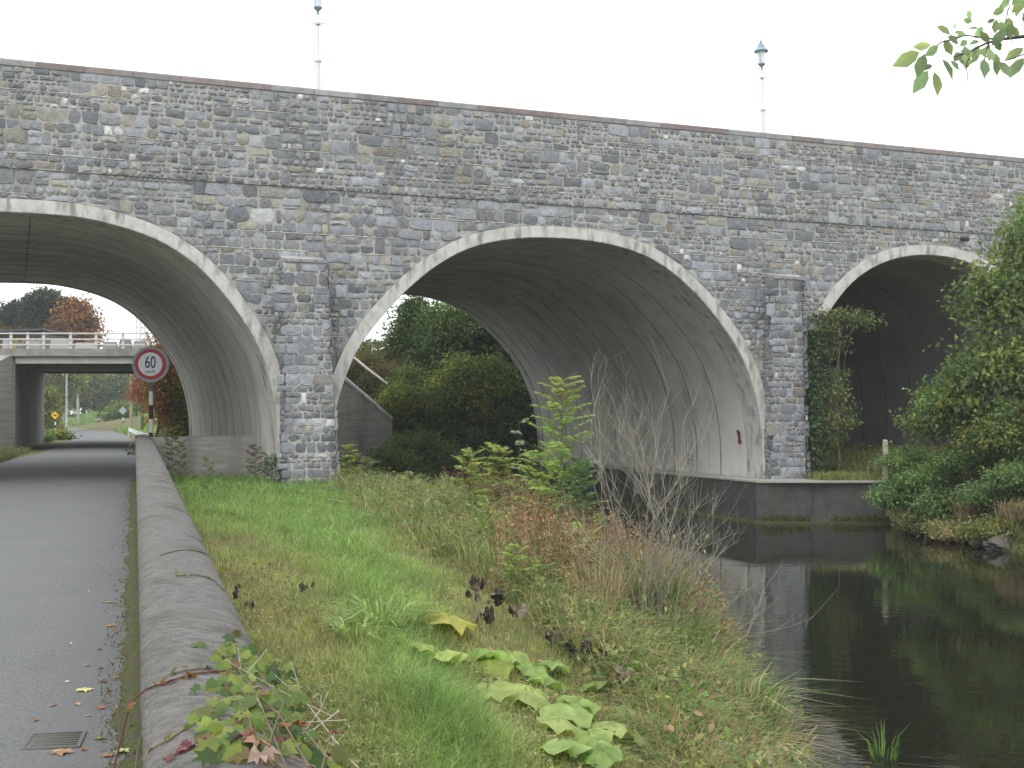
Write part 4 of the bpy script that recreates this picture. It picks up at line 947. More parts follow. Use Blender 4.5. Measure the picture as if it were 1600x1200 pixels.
# straw clumps and stones on the right bank
def clump(name, label, cat, base, n_, h0, h1, lean, pal, wd=.012, rad=.25, mat='grass', group=None, az=None):
    g = empty(name, base, 0, label, cat, group); a = rng.uniform(0, 6.283, n_); r = rad*np.sqrt(rng.random(n_))
    P = np.stack([r*np.cos(a), r*np.sin(a), 0*a-.03], -1); lb = LB()
    add_blades(lb, P, rng.uniform(h0, h1, n_), wd, rng.uniform(*lean, n_), pick(pal, n_), az=a if az is None else az+rng.normal(size=n_)*.7, curl=.9); lb.build('blade', M[mat], g); g.children[0]['kind'] = 'stuff'; return g
for (x_, y_, zz, lab) in ((1498,745,28.9,'pale straw clump left among the nettles on right bank'), (1515,797,27.4,'flattened straw clump close above the canal stones'), (1588,798,26.2,'straw clump at right edge of the picture'), (1572,728,27.0,'small dry grass clump under the russet bush')):
    p_ = Vector(hit(x_, y_+16)); clump('straw_clump', lab, 'dry grass', (p_.x, p_.y-.1, p_.z), 340, .45, .85, (.3, 1.3), ST+[(.45,.36,.26)], .022, .42, az=-1.6, group='dry grass clumps on the right bank')
def rock(label, p_, r, c, seed, grp=None, sq=(1, .8, .55)):
    import bmesh
    bm = bmesh.new(); bmesh.ops.create_icosphere(bm, subdivisions=3, radius=1)
    for v in bm.verts:
        n_ = mnoise.noise(v.co*1.3+Vector((seed*3.1, 0, 0)))*.45+mnoise.noise(v.co*3.5+Vector((0, seed, 0)))*.15; v.co *= 1+n_
        v.co = Vector((v.co.x*r*sq[0], v.co.y*r*sq[1], v.co.z*r*sq[2]))
    me = bpy.data.meshes.new('rock'); bm.to_mesh(me); bm.free(); me.materials.append(M['coping'])
    cc = me.color_attributes.new("Col", 'FLOAT_COLOR', 'POINT'); cc.data.foreach_set("color", np.tile([*c, 1.], len(me.vertices)).astype(np.float32))
    o = bpy.data.objects.new('rock', me); link(o); o.location = p_; tag(o, label, 'rock', grp)
for k, (x_, y_, r, lab) in enumerate(((1572,852,.42,'grey bank stone biggest of the group by the water'), (1595,868,.34,'grey bank stone at the right edge'), (1535,846,.24,'small bank stone left of the biggest one'), (1440,822,.16,'tiny stone at the waterline under the drooping weeds'))):
    p_ = px(x_, y_, 26.6+.3*k if k < 3 else 31); rock(lab, (p_.x, p_.y, p_.z), r, (.13,.12,.11), k)
# rushes on the quay ledge
lb = LB(); n_ = 900; u = rng.random(n_); A = np.array(loc(5.3, -1.15)); B2 = np.array(loc(8.3, -2.5)); P2 = A+(B2-A)*u[:, None]
dens = (np.sin(u*9)+.3 > 0) | (u > .55); P2 = P2[dens]; m_ = len(P2)
add_blades(lb, np.concatenate([P2+rng.normal(size=(m_, 2))*.03, np.full((m_, 1), -1.22)], 1), rng.uniform(.08, .32, m_), .014, rng.uniform(.3, 1.3, m_), pick([(.10,.11,.03), (.07,.09,.03), (.16,.13,.05)], m_))
n_ = 900; t_ = rng.uniform(-1, 15, n_); P2 = np.array([loc(5.14, a) for a in t_]); add_blades(lb, np.concatenate([P2+rng.normal(size=(n_, 2))*.03, np.full((n_, 1), -1.24)], 1), rng.uniform(.05, .2, n_), .012, rng.uniform(.2, 1., n_), pick([(.10,.11,.03), (.07,.09,.03)], n_))
tag(lb.build('ledge_grass', M['grass']), 'thin sedge grass growing along the quay waterline ledge', 'grass', kind='stuff')

# ------------------------------------------------------------------ grass and weeds
def field(n_, y0, y1, xf, power=1.5):
    """random ground points, denser towards the camera; xf(y) gives left and right limits"""
    u = rng.random(n_); a = y0**(1-power); b = y1**(1-power); y = (a+(b-a)*u)**(1/(1-power)); l_, r_ = xf(y)
    x = l_+(r_-l_)*rng.random(n_); return x, y
WR = lambda y: wall_x(y)+.47
SH = lambda y: np.interp(y, *XL)
def nz2(x, y, s, o=0): return np.sin(x*s+o)*np.sin(y*s*.8+o*2.1)+.6*np.sin(x*s*2.3+y*s*1.1+o)
# short lawn by the wall
x, y = field(110000, 5.2, 33, lambda y: (WR(y), SH(y)-.9)); v = SH(y)-x
stripe = np.exp(-((v-np.interp(y, [5, 6, 9.5, 14, 18], [2.0, 2.2, 2.9, 4.2, 5.6]))/np.interp(y, [5, 9.5, 14, 20], [.38, .42, .75, 1.4]))**2)+smooth((y-15)/7)*.95
stripe = np.clip(stripe+nz2(x, y, 1.7)*.14, 0, 1)
green = np.array([.20,.335,.10]); g2 = np.array([.29,.40,.13]); yel = np.array([.33,.345,.11]); yb = np.array([.40,.35,.17]); dk = np.array([.13,.19,.055])
m_ = rng.random(len(x)); cl = np.where((m_ < .45)[:, None], yel, np.where((m_ < .75)[:, None], yb, dk)); cs = np.where((m_ < .6)[:, None], green, g2)
c = cs*stripe[:, None]+cl*(1-stripe[:, None]); patch = np.clip(nz2(x, y, 3.1, 1)*.5+.5, 0, 1)[:, None]; c = c*(.82+.3*patch)
h = (.045+.055*rng.random(len(x)))*(1-stripe)+(.13+.13*rng.random(len(x)))*stripe; h *= 1+.2*nz2(x, y, 2.4, 3)
lb = LB(); add_blades(lb, np.stack([x, y, ground(x, y)-.01], -1), h, np.maximum(.0045, y*.00052), rng.uniform(.25, 1.1, len(x))*(.7+.5*stripe), c, az=np.where(rng.random(len(x)) < .5*stripe, -.9+rng.normal(size=len(x))*.6, rng.uniform(0, 6.28, len(x))))
tag(lb.build('bank_grass', M['grass']), 'short yellow green lawn and longer bright grass on the canal bank', 'grass', kind='stuff')
# clover and ground ivy in the lawn
x, y = field(26000, 5.2, 15, lambda y: (WR(y), SH(y)-1.2)); k = (rng.random(len(x)) < np.clip(1.1-(y-5)/9, .05, 1)) & ((nz2(x, y, 2.2, 2) > -.5)); x, y = x[k], y[k]; n_ = len(x)
lb = LB(); lb.add(*leaves(np.stack([x, y, ground(x, y)+rng.uniform(.02, .07, n_)], -1), rng.uniform(.018, .042, n_), T_LEAF, pick([(.19,.26,.09), (.24,.30,.11), (.14,.19,.08), (.34,.33,.16)], n_), flat=.6))
tag(lb.build('clover_leaves', M['leaf']), 'small clover and creeping leaves in the worn lawn', 'ground cover', kind='stuff')
# brown litter
x, y = field(5200, 5.2, 20, lambda y: (WR(y), SH(y)-.4)); k = nz2(x, y, 1.9, 5) > -.1; x, y = x[k], y[k]; n_ = len(x)
lb = LB(); lb.add(*leaves(np.stack([x, y, ground(x, y)+rng.uniform(.01, .06, n_)], -1), rng.uniform(.02, .055, n_), T_LEAF, pick([(.22,.12,.07), (.13,.08,.05), (.34,.22,.14), (.07,.05,.035)], n_), flat=.5))
tag(lb.build('leaf_litter', M['dead']), 'brown scraps of leaf litter lying in the lawn', 'leaf litter', kind='stuff')
# verge, far bank, right arch floor, embankment
lb = LB()
x, y = field(16000, 34, 54, lambda y: (wall_x(y)-9, wall_x(y)-4.5), 1.1); add_blades(lb, np.stack([x, y, ground(x, y)], -1), rng.uniform(.1, .35, len(x)), .03, rng.uniform(.2, 1, len(x)), pick([(.15,.17,.06), (.12,.17,.05), (.2,.18,.08)], len(x)))
x, y = field(42000, 74, 165, lambda y: (np.interp(y, [74, 92, 115, 134, 153, 165], [-22, -28, -36.6, -44.2, -52.5, -61]), np.interp(y, [74, 92, 115, 134, 153, 165], [-8, -15, -25, -32, -41, -48])), 1.1)
add_blades(lb, np.stack([x, y, ground(x, y)], -1), rng.uniform(.2, .6, len(x)), .12, rng.uniform(.2, 1, len(x)), pick([(.17,.30,.09), (.21,.33,.10), (.26,.32,.12)], len(x)))
x, y = field(9000, 70, 150, lambda y: (np.interp(y, [70, 94, 120, 153], [-31, -40, -50, -66]), np.interp(y, [70, 94, 120, 153], [-26, -33.4, -45, -60])), 1.1)
add_blades(lb, np.stack([x, y, ground(x, y)], -1), rng.uniform(.15, .5, len(x)), .08, rng.uniform(.2, 1, len(x)), pick([(.10,.17,.05), (.13,.17,.06)], len(x)))
tag(lb.build('verge_grass', M['grass']), 'grass on the verges and far bank beside the lane', 'grass', kind='stuff')
lb = LB(); n_ = 15000; s_ = rng.uniform(6.8, 15, n_); t_ = -2.3+rng.random(n_)**1.6*13; t_ = np.where(s_ < 8.4, np.maximum(t_, -.2), t_); Q = BO+BD*s_[:, None]+BB*t_[:, None]
add_blades(lb, np.stack([Q[:, 0], Q[:, 1], np.maximum(ground(Q[:, 0], Q[:, 1]), -.15)], -1), rng.uniform(.12, .42, n_), .028, rng.uniform(.3, 1.2, n_), pick([(.10,.13,.035), (.14,.16,.05), (.19,.17,.07), (.08,.12,.035)], n_))
x, y = field(16000, 22, 32.5, lambda y: (np.interp(y, *XR)-.05, np.interp(y, *XR)+4), 1.1)
add_blades(lb, np.stack([x, y, ground(x, y)-.02], -1), rng.uniform(.15, .5, len(x)), .024, rng.uniform(.4, 1.4, len(x)), pick([(.09,.12,.035), (.12,.14,.045), (.2,.17,.08), (.06,.1,.03)], len(x)))
n_ = 4200; s_ = rng.uniform(7.0, 10.2, n_); t_ = rng.uniform(-2.2, .1, n_); k = (t_ > np.interp(s_, [6.6, 8.3, 10.2], [-1.25, -2.1, -1.0])); s_, t_ = s_[k], t_[k]; Q = BO+BD*s_[:, None]+BB*t_[:, None]
add_blades(lb, np.concatenate([Q, np.full((len(Q), 1), -.15)], 1), rng.uniform(.06, .3, len(Q)), .024, rng.uniform(.3, 1.3, len(Q)), pick([(.22,.25,.08), (.28,.27,.11), (.16,.2,.06)], len(Q)))
tag(lb.build('rank_grass', M['grass']), 'rank tufty grass on the right canal bank and arch floor', 'grass', kind='stuff')
lb = LB(); x = rng.uniform(-15, 6, 26000); y = rng.uniform(48.5, 57, 26000); k = ground(x, y) > -1.2; x, y = x[k], y[k]
lb.add(*leaves(np.stack([x, y, ground(x, y)+rng.uniform(0, .5, len(x))], -1), rng.uniform(.12, .25, len(x)), T_LEAF, pick(MG+[(.12,.10,.045), (.10,.12,.03), (.14,.09,.04)], len(x)), flat=.2))
tag(lb.build('embankment_undergrowth', M['leaf']), 'brownish green undergrowth covering the embankment slope', 'undergrowth', kind='stuff')
lb = LB(); x = rng.uniform(-5.5, 3, 9000); y = rng.uniform(31, 47, 9000); v = np.interp(y, *XL)-x; k = (v > -.1) & (v < 3.5) & (x > wall_x(y)+4.2); x, y = x[k], y[k]
lb.add(*leaves(np.stack([x, y, ground(x, y)+rng.uniform(0, .45, len(x))], -1), rng.uniform(.07, .14, len(x)), T_LEAF, pick(MG+DG+[(.10,.12,.03)], len(x)), flat=.3))
tag(lb.build('towpath_weeds', M['leaf']), 'shaded weeds on the left bank underneath the middle arch', 'weeds', kind='stuff')

# bank weeds by the water: rusty dock, straw, green herbs
def stalks(name, label, cat, n_, region, h0, h1, pal, leafpal, per, ls, stalkc, power=1.3, y0=8, y1=30, wd=.006, mat='leaf'):
    x, y = field(n_, y0, y1, region, power); zz = ground(x, y); h = rng.uniform(h0, h1, n_)*np.interp(y, [7, 13], [.6, 1]); lean = rng.uniform(0, .35, n_); az = rng.uniform(0, 6.28, n_); lb = LB()
    P = np.stack([x, y, zz-.02], -1); V, F4, F3, c = blades(P, h, np.maximum(wd, y*.0005), lean, pick(stalkc, n_), az=az, curl=.2); lb.v.append(V); lb.c.append(c); lb.f[4].append(F4); lb.f[3].append(F3); lb.n += len(V)
    f_ = rng.random((n_, per))**.8; q = P[:, None]+np.stack([np.cos(az), np.sin(az), 0*az], -1)[:, None]*(h*lean)[:, None, None]*(f_**1.7)[..., None]+np.array([0, 0, 1])*(h[:, None]*f_)[..., None]
    q = q.reshape(-1, 3)+rng.normal(size=(n_*per, 3))*ls*.4; h = h; cc = np.repeat(pick(leafpal, n_), per, 0)
    lb.add(*leaves(q, ls*rng.uniform(.5, 1.2, len(q)), T_LEAF, cc, flat=.15)); o = lb.build(name, M[mat]); tag(o, label, cat, kind='stuff'); return o
def reg(v0, v1): return lambda y: (SH(y)-np.minimum(v1, np.interp(y, [6, 9.5, 12, 14, 20, 27, 31], [.95, 1.2, 2.2, 3.1, 4.9, 4.2, 3.4])), SH(y)-v0)
stalks('dock_stalks', 'rusty brown seeding dock and willowherb stalks beside the canal', 'weeds', 1900, reg(.1, 2.6), .45, 1.0, BR, [(.25,.13,.07), (.20,.11,.06), (.32,.20,.10), (.2,.19,.08)], 26, .042, ST+BR, y0=12.5, y1=25, mat='dead')
stalks('bank_weeds', 'mixed green weeds along the sloping canal edge', 'weeds', 3600, reg(-.05, 9), .15, .62, MG+ST, MG+[(.24,.24,.09), (.28,.26,.12), (.17,.20,.07), (.22,.17,.10)], 18, .05, ST+MG, y0=7, y1=31, power=1.2)
stalks('low_weeds', 'yellowing low weeds at the waterline', 'weeds', 1500, reg(-.15, 2.5), .12, .6, ST, [(.30,.28,.13), (.17,.2,.07), (.26,.27,.09)], 12, .05, ST, y0=7, y1=22)
x, y = field(27000, 6.5, 30, reg(-.12, 9), 1.45); lb = LB()
add_blades(lb, np.stack([x, y, ground(x, y)-.02], -1), rng.uniform(.2, .78, len(x))*np.interp(y, [6, 11], [.75, 1]), np.maximum(.006, y*.0006), rng.uniform(.5, 1.5, len(x)), pick([(.46,.39,.23), (.38,.32,.17), (.30,.29,.12), (.21,.25,.08), (.17,.26,.08), (.15,.22,.07), (.28,.25,.12)], len(x)), curl=.8)
tag(lb.build('long_grass', M['grass']), 'long arching green and straw grass along the water edge', 'grass', kind='stuff')

lb = LB(); x, y = field(1500, 7, 30, reg(-.05, 9), 1.35); k = nz2(x, y, 2.9, 7) > -.1; x, y = x[k], y[k]; m_ = len(x); per = 34
hh_ = rng.uniform(.12, .6, m_); Q = np.repeat(np.stack([x, y, ground(x, y)], -1), per, 0)+rng.normal(size=(m_*per, 3))*np.array([.13, .13, 0])+np.stack([0*np.repeat(x, per), 0*np.repeat(x, per), np.repeat(hh_, per)*rng.random(m_*per)], -1)
lb.add(*leaves(Q, rng.uniform(.03, .085, m_*per), T_OVAL, np.repeat(pick([(.16,.24,.07), (.12,.19,.06), (.22,.27,.09), (.28,.27,.1), (.09,.15,.045), (.24,.17,.1)], m_), per, 0), flat=.25))
tag(lb.build('herb_patches', M['leaf']), 'patches of broad leaved herbs mixed through the bank grass', 'weeds', kind='stuff')
# ------------------------------------------------------------------ individual plants
def pinnate(base, tip, n_, ls, pal, lb, droop=.2):
    b0, t0 = np.array(base, float), np.array(tip, float); d = t0-b0; L_ = np.linalg.norm(d); d = d/L_; side = unit(np.cross(d, [0, 0, 1.]))
    for k in range(n_):
        f = .2+.8*k/(n_-1); c = b0+d*L_*f-np.array([0, 0, droop*L_*f*f])
        for sg_ in (-1, 1):
            lb.add(*leaves(c[None], [ls*rnd.uniform(.8, 1.1)*(1-.35*abs(f-.5))], T_LEAF, pick(pal, 1), f=(side*sg_+d*.45-np.array([0, 0, .25]))[None], nr=np.array([[rnd.uniform(-.8,.8), rnd.uniform(-1.2,.2), 1.]])))
def sapling(label, base, H, n_, spread, ls, pal, cat='sapling', tipc=None, name='ash_sapling', kids=9, lean=0):
    g = empty(name, base, 0, label, cat); mb = MB(); Pt = [(lean*H*(q/6)**2+rnd.uniform(-.02, .02), rnd.uniform(-.02, .02), H*q/6-.1*(q == 0)) for q in range(7)]
    mb.tube(Pt, [.016*(1-.75*q/6)*(H/2.4) for q in range(7)], 6, (.10,.11,.06)); mb.build('stem', M['bark'], g); lb = LB(); tw_ = MB()
    for k in range(n_):
        f = .18+.82*k/(n_-1); a = k*2.4+rnd.uniform(-.4, .4); r = spread*(1-.55*f)*rnd.uniform(.7, 1.15); b_ = (lean*H*f*f, 0, H*f*.98)
        t_ = (b_[0]+r*math.cos(a), r*math.sin(a), b_[2]+r*rnd.uniform(.35, 1.0)); tw_.tube([b_, t_], [.005, .002], 4, (.13,.14,.06))
        pinnate(b_, t_, kids, ls, pal if (tipc is None or f < .85) else tipc, lb)
    tw_.build('twigs', M['bark'], g)['kind'] = 'stuff'; lb.build('foliage', M['leaf'], g); return g
LG = [(.26,.36,.07), (.21,.31,.07), (.31,.38,.09), (.16,.25,.06)]
def gp(xp, z): x_ = (xp-800)/1950*z; return (x_, z, gz(x_, z))
b = gp(878, 17.6); sapling('tall feathery light green sapling standing before the middle arch', b, px(880, 590, 17.6).z-b[2], 56, .72, .115, LG, tipc=[(.3,.30,.08), (.25,.27,.06)], kids=9)
b = gp(905, 17.0); sapling('shorter dark green sapling tucked against the tall feathery one', b, 1.5, 34, .5, .10, [(.06,.13,.05), (.09,.16,.05)], kids=8)
b = gp(845, 18.4); sapling('low spreading bright green sapling left of the tall one', b, 1.35, 38, .75, .10, LG, kids=9)
b = gp(779, 20.5); sapling('yellowish sapling with pale top left of the tall feathery one', b, px(779, 712, 20.5).z-b[2]+.1, 34, .5, .12, LG+YG, kids=7)
b = gp(812, 20.0); sapling('thin grey leaved shoot with a bare lower stem before the dark trees', b, px(808, 658, 20).z-b[2], 9, .25, .10, [(.28,.33,.24), (.2,.25,.15)], kids=6)
b = gp(684, 23.0); sapling('small yellow green shoot standing alone above the dark water gap', b, px(684, 762, 23).z-b[2], 16, .42, .12, LG+YG, kids=7)
b = gp(545, 27.0); sapling('yellow leaved shoot beside the left buttress foot', b, .95, 22, .4, .11, YG+LG, kids=7)
b = gp(575, 25.5); sapling('grey green bushy shoot right of the left buttress foot', b, .8, 26, .5, .09, [(.12,.15,.07), (.16,.17,.06)], kids=8)
b = gp(735, 18.9); sapling('bushy rose shoot with yellow green leaves on the bank edge', b, 1.15, 30, .55, .10, YG+LG, kids=7)
b = gp(805, 12.4); sapling('little bright weed shoot amid the rusty stalks', b, .62, 16, .25, .07, LG, kids=6)
b = gp(268, 30.4); sapling('thin pale weed growing where the roadside wall turns', b, 1.35, 26, .35, .10, [(.19,.2,.09), (.14,.18,.06)], kids=7, name='tall_weed', cat='weed')
b = gp(283, 29.2); sapling('reddish tall weed just right of the wall corner', b, 1.0, 22, .3, .08, [(.17,.11,.06), (.13,.14,.06)], kids=7, name='tall_weed', cat='weed')
b = gp(325, 24.0); sapling('skinny grass green weed by the return wall', b, .75, 16, .25, .07, [(.14,.2,.06), (.1,.15,.05)], kids=7, name='tall_weed', cat='weed')
b = gp(398, 30.5); sapling('russet seeding weed against the arch lining foot', b, .9, 24, .4, .08, BR+[(.12,.13,.05)], kids=7, name='tall_weed', cat='weed')
b = gp(425, 28.8); sapling('fern like green weed at the left buttress foot', b, .6, 26, .5, .09, [(.06,.12,.04), (.09,.15,.05)], kids=8, name='tall_weed', cat='weed')
# pink seed heads bush
b = gp(808, 19.4); tree('seeding_bush', 'bush with pinkish seed heads beside the yellowish sapling', 'bush', b, [Bp(808,765,19.4,26,26), Bp(790,800,19.4,26,22), Bp(765,780,19.4,22,26)], 60, 30, .055, [(.20,.14,.12), (.14,.15,.07), (.17,.12,.09), (.1,.13,.05)], .012, spread=.12)
# bare shrub
g = empty('bare_shrub', gp(1003, 12.7), 0, 'leafless pale grey twiggy shrub leaning over the water edge', 'shrub'); wood = MB(); tw_ = MB(); b0 = g.location.copy()
def grow(mb, p_, d, L_, r, lvl):
    pts = [p_]; dd = d.copy()
    for k in range(4):
        dd = (dd+Vector((rnd.uniform(-.16, .16), rnd.uniform(-.16, .16), rnd.uniform(-.05, .14)))).normalized(); pts.append(pts[-1]+dd*L_/4)
    mb.tube(pts, [r, r*.85, r*.7, r*.55, r*.4], 5 if lvl < 2 else 4, (.22,.21,.165) if lvl < 2 else (.27,.255,.20), cap=False)
    if lvl < 3:
        for k in range(5 if lvl else 6):
            q = pts[rnd.randint(1, 4)]; a = Vector((rnd.uniform(-1, 1), rnd.uniform(-1, 1), rnd.uniform(-.2, .8))).normalized(); grow(tw_, q, (dd*.9+a*.75).normalized(), L_*rnd.uniform(.4, .62), r*.5, lvl+1)
for k, (xp, yp) in enumerate(((965,690),(985,705),(1003,720),(1022,770),(1045,760),(958,780),(1075,820),(1100,900),(1150,960),(940,830),(990,660+60),(1180,985),(960,780),(1040,840))):
    e = px(xp, yp, 12.7+rnd.uniform(-.5, .5))-b0; s_ = Vector((rnd.uniform(-.15, .15), rnd.uniform(-.1, .1), -.05)); grow(wood, s_, (e-s_).normalized(), (e-s_).length*.86, .0075, 0 if k < 9 else 1)
wood.build('stem', M['bark'], g); tw_.build('twigs', M['bark'], g)['kind'] = 'stuff'
lb = LB(); n_ = 240; P = np.array([[rnd.uniform(-.7, .7), rnd.uniform(-.4, .4), rnd.uniform(.1, 1.3)] for _ in range(n_)]); lb.add(*leaves(P, rng.uniform(.03, .07, n_), T_LEAF, pick([(.3,.27,.14), (.2,.2,.09)], n_), f=np.tile([[0., 0, -1]], (n_, 1))+rng.normal(size=(n_, 3))*.3)); lb.build('withered_leaves', M['dead'], g)['kind'] = 'stuff'
# reed tufts
RG = [(.07,.15,.03), (.10,.20,.045), (.16,.25,.06)]
for (xp, z, n_, h0, h1, rad, lab, pal) in ((1035,12.3,380,.5,1.05,.3,'dense dark green rush tuft under the bare shrub',RG+[(.2,.19,.08)]), (1062,11.7,160,.35,.8,.22,'green rush tuft beside the bare shrub at the water',RG),
        (1100,10.9,130,.3,.6,.2,'arching green rush tuft on the waterline',RG+ST[:1]), (1150,10.3,110,.25,.55,.2,'pale arching rush tuft near the dead brown heads',RG+ST),
        (1205,10.0,60,.2,.42,.12,'sparse rush tuft at the lower bank corner',RG), (1245,9.9,34,.2,.42,.12,'thin rush tuft standing in the canal',RG), (1380,10.6,34,.2,.5,.1,'tall bright rush tuft alone in the canal',RG), (1290,9.75,14,.12,.25,.08,'few short rush blades in front of the dark reflection',RG),
        (985,13.3,240,.4,.85,.3,'brown green sedge tuft left of the bare shrub',BR+RG), (1120,10.2,150,.2,.45,.3,'tangled straw tuft at the bank foot',ST), (1040,10.6,220,.15,.4,.4,'flattened straw tuft behind the pale big leaves',ST+RG[:1])):
    b = gp(xp, z); clump('rush_tuft', lab, 'rushes', (b[0], b[1], max(b[2], WATER-.05)), n_, h0, h1, (.1, .9), pal, .011, rad)
for (xp, yp, n_, h0, h1, rad, lab, pal, ln) in ((1010,985,300,.6,1.15,.28,'tallest rush tuft with olive blades in front of the bare shrub',RG+[(.22,.22,.08), (.3,.25,.12)],(.1,.7)), (1075,985,160,.5,.95,.2,'bright green strap leaved tuft right of the tallest rush tuft',RG+[(.2,.3,.09)],(.2,.9)),
        (1090,1075,90,.4,.8,.2,'arching sedge tuft between dead heads and water',RG+ST,(.4,1.3)), (1150,1130,110,.4,.75,.25,'loose arching sedge tuft low on the bank corner',RG+[(.4,.38,.2)],(.4,1.4)), (1040,1150,120,.3,.6,.3,'strap leaved tuft amid the straw in the bottom right tangle',[(.22,.32,.1),(.3,.36,.14)]+ST,(.5,1.5)),
        (990,1090,60,.25,.5,.12,'spiky pale straw grass beside the big leaves',ST+[(.5,.46,.3)],(.5,1.3)), (600,975,120,.2,.42,.25,'arching pale green grass tuft in the lawn left of the big leaves',[(.3,.4,.14),(.24,.34,.1)],(.6,1.5)), (560,990,60,.15,.3,.15,'small grass tuft in the lawn by the arching one',[(.3,.4,.14)],(.6,1.5)),
        (930,990,160,.5,.95,.25,'thin upright straw stalks left of the tallest rush tuft',ST,(.05,.35)), (860,905,130,.45,.9,.3,'straw and green stalks before the feathery sapling',ST+RG,(.1,.6)), (1170,1180,120,.25,.55,.35,'flattened straw heap at the bottom right bank corner',ST,(.7,1.8)), (1090,1185,160,.25,.5,.4,'dry straw heap at the bottom edge of the picture',ST,(.7,1.8))):
    b = hit(xp, yp); clump('sedge_tuft', lab, 'sedge', (b[0], b[1]-.15, max(b[2], WATER-.05)), int(n_*1.2), h0, h1, ln, pal, .016, rad)
for (xp, yp, H_, sp, ls_, pal, lab) in ((905,930,.75,.4,.075,LG+YG,'yellow green leafy weed among the rusty stalks'), (935,880,.8,.4,.07,LG,'green weed at the water side of the feathery sapling'), (760,880,.7,.45,.08,YG+LG,'yellowing weed left of the rusty stalks'), (700,835,.7,.45,.09,[(.2,.22,.09),(.16,.2,.07)],'olive leafy weed midway along the bank'),
        (640,815,.7,.5,.09,[(.22,.24,.1),(.16,.19,.07)],'grey olive weed nearest the concrete slab'), (840,960,.5,.3,.07,LG,'fresh green weed by the dark dead leaves'), (1120,1050,.5,.3,.06,LG+YG,'leafy weed standing at the water near the rushes'), (960,1030,.35,.25,.07,MG,'low weed in the dark litter'), (1020,1060,.4,.3,.06,LG,'pale weed between big leaves and rushes')):
    b = hit(xp, yp); sapling(lab, (b[0], b[1], max(b[2], WATER)), H_, 16, sp, ls_, pal, kids=6, name='leafy_weed', cat='weed')
# butterbur
tv = []; tf = []; na = 22
for ring_, rr in enumerate((.0, .35, .7, 1.)):
    for k in range(na):
        a = 2*math.pi*k/na; r = rr*(1-.62*math.exp(-((abs(a-math.pi))/.22)**2)*(rr > .3))*(1+.05*math.sin(a*11))
        tv.append((.42*r*math.cos(a)+.08, .5*r*math.sin(a), .07*math.sin(a*5+1)*rr**2-.16*rr**2+.03*math.cos(a*9)*rr))
for q in range(3):
    for k in range(na): tf.append((q*na+k, q*na+(k+1) % na, (q+1)*na+(k+1) % na, (q+1)*na+k))
tv = np.array(tv); tf = np.array(tf)
def big_leaf(parent, c, size, az, tilt, colr, name='leaf', crumple=0, mat='leaf'):
    V = tv.copy(); V[:, 2] += rng.normal(size=len(V))*.022; V[-22:, :2] *= 1+rng.normal(size=(22, 1))*.07
    if crumple: V[:, 1] *= .45; V[:, 2] += .35*np.sin(V[:, 1]*14+c[0]*9)*crumple+rng.normal(size=len(V))*.06
    r_ = np.hypot(V[:, 0], V[:, 1]); a_ = np.arctan2(V[:, 1], V[:, 0]); vein = np.abs(np.cos(a_*5.5)); col_ = np.array(colr)[None]*(1+.16*(vein[:, None]-.5)+.10*(r_[:, None]-.3))
    V = V*size; o = mk(name, V, tf, M[mat], parent, col_, smooth=True); o.location = c; o.rotation_euler = (R(rnd.uniform(-14, 14)), R(tilt), R(az)); return o
BL = [(690,962,.50,(.27,.27,.07),'yellowing big round leaf farthest up the bright grass',35), (655,1010,.2,(.2,.25,.08),'small butterbur leaf in the long grass',10),
      (700,1022,.36,(.26,.33,.11),'butterbur leaf at left end of the pale leaf row',170), (745,1018,.40,(.17,.25,.08),'butterbur leaf second in the pale row',60), (790,1020,.30,(.22,.29,.10),'butterbur leaf behind the row, right side',300),
      (768,1035,.34,(.16,.21,.05),'olive butterbur leaf drooping in the middle of the row',250), (830,1042,.30,(.2,.29,.10),'round butterbur leaf near the rusty stalks',30), (862,1036,.28,(.17,.26,.09),'butterbur leaf touching the dead brown heads',0),
      (770,1072,.40,(.23,.29,.11),'wide pale butterbur leaf in front row left',190), (815,1078,.42,(.25,.31,.12),'widest pale butterbur leaf in the front row',340), (855,1062,.26,(.18,.27,.09),'butterbur leaf between the rows',80),
      (880,1105,.40,(.21,.29,.11),'butterbur leaf sloping towards the water',330), (865,1128,.32,(.24,.30,.12),'butterbur leaf below the widest pale one',10), (905,1096,.26,(.2,.28,.1),'small butterbur leaf beside the spiky straw grass',60),
      (930,1070,.24,(.16,.25,.08),'butterbur leaf half hidden under the rushes',100), (950,1135,.34,(.24,.3,.12),'pale butterbur leaf near the bottom right tangle',20), (925,1150,.30,(.2,.28,.1),'butterbur leaf close to the bottom tangle',200),
      (880,1168,.36,(.2,.29,.11),'butterbur leaf lowest in the picture, lobed',150), (935,1178,.24,(.17,.26,.09),'butterbur leaf at the bottom edge',300), (975,1110,.24,(.18,.27,.1),'butterbur leaf beside the dead dark plant',330), (1000,1150,.26,(.2,.27,.1),'butterbur leaf in the straw tangle',0)]
BL = [(a, b, c, (d[0]*1.5, d[1]*1.45, d[2]*1.2), e, f) for a, b, c, d, e, f in BL]
for xp, yp, sz, c, lab, az in BL:
    x_, y_, z_ = hit(xp, yp+22); g = empty('butterbur_plant', (x_, y_, z_), 0, lab, 'plant', 'butterbur plants on the bank')
    hgt = max(.12, 1.65+(645-yp)/1950*y_-z_); lx = (xp-800)/1950*y_-x_
    mb = MB(); mb.tube([(lx*.3, .02, -.02), (lx*.6, 0, hgt*.5), (lx, 0, hgt-.01)], [.009, .008, .006], 6, (.16,.18,.07)); mb.build('leaf_stalk', M['bark'], g)
    big_leaf(g, (lx, 0, hgt), sz*1.15, az, rnd.uniform(4, 20), c)
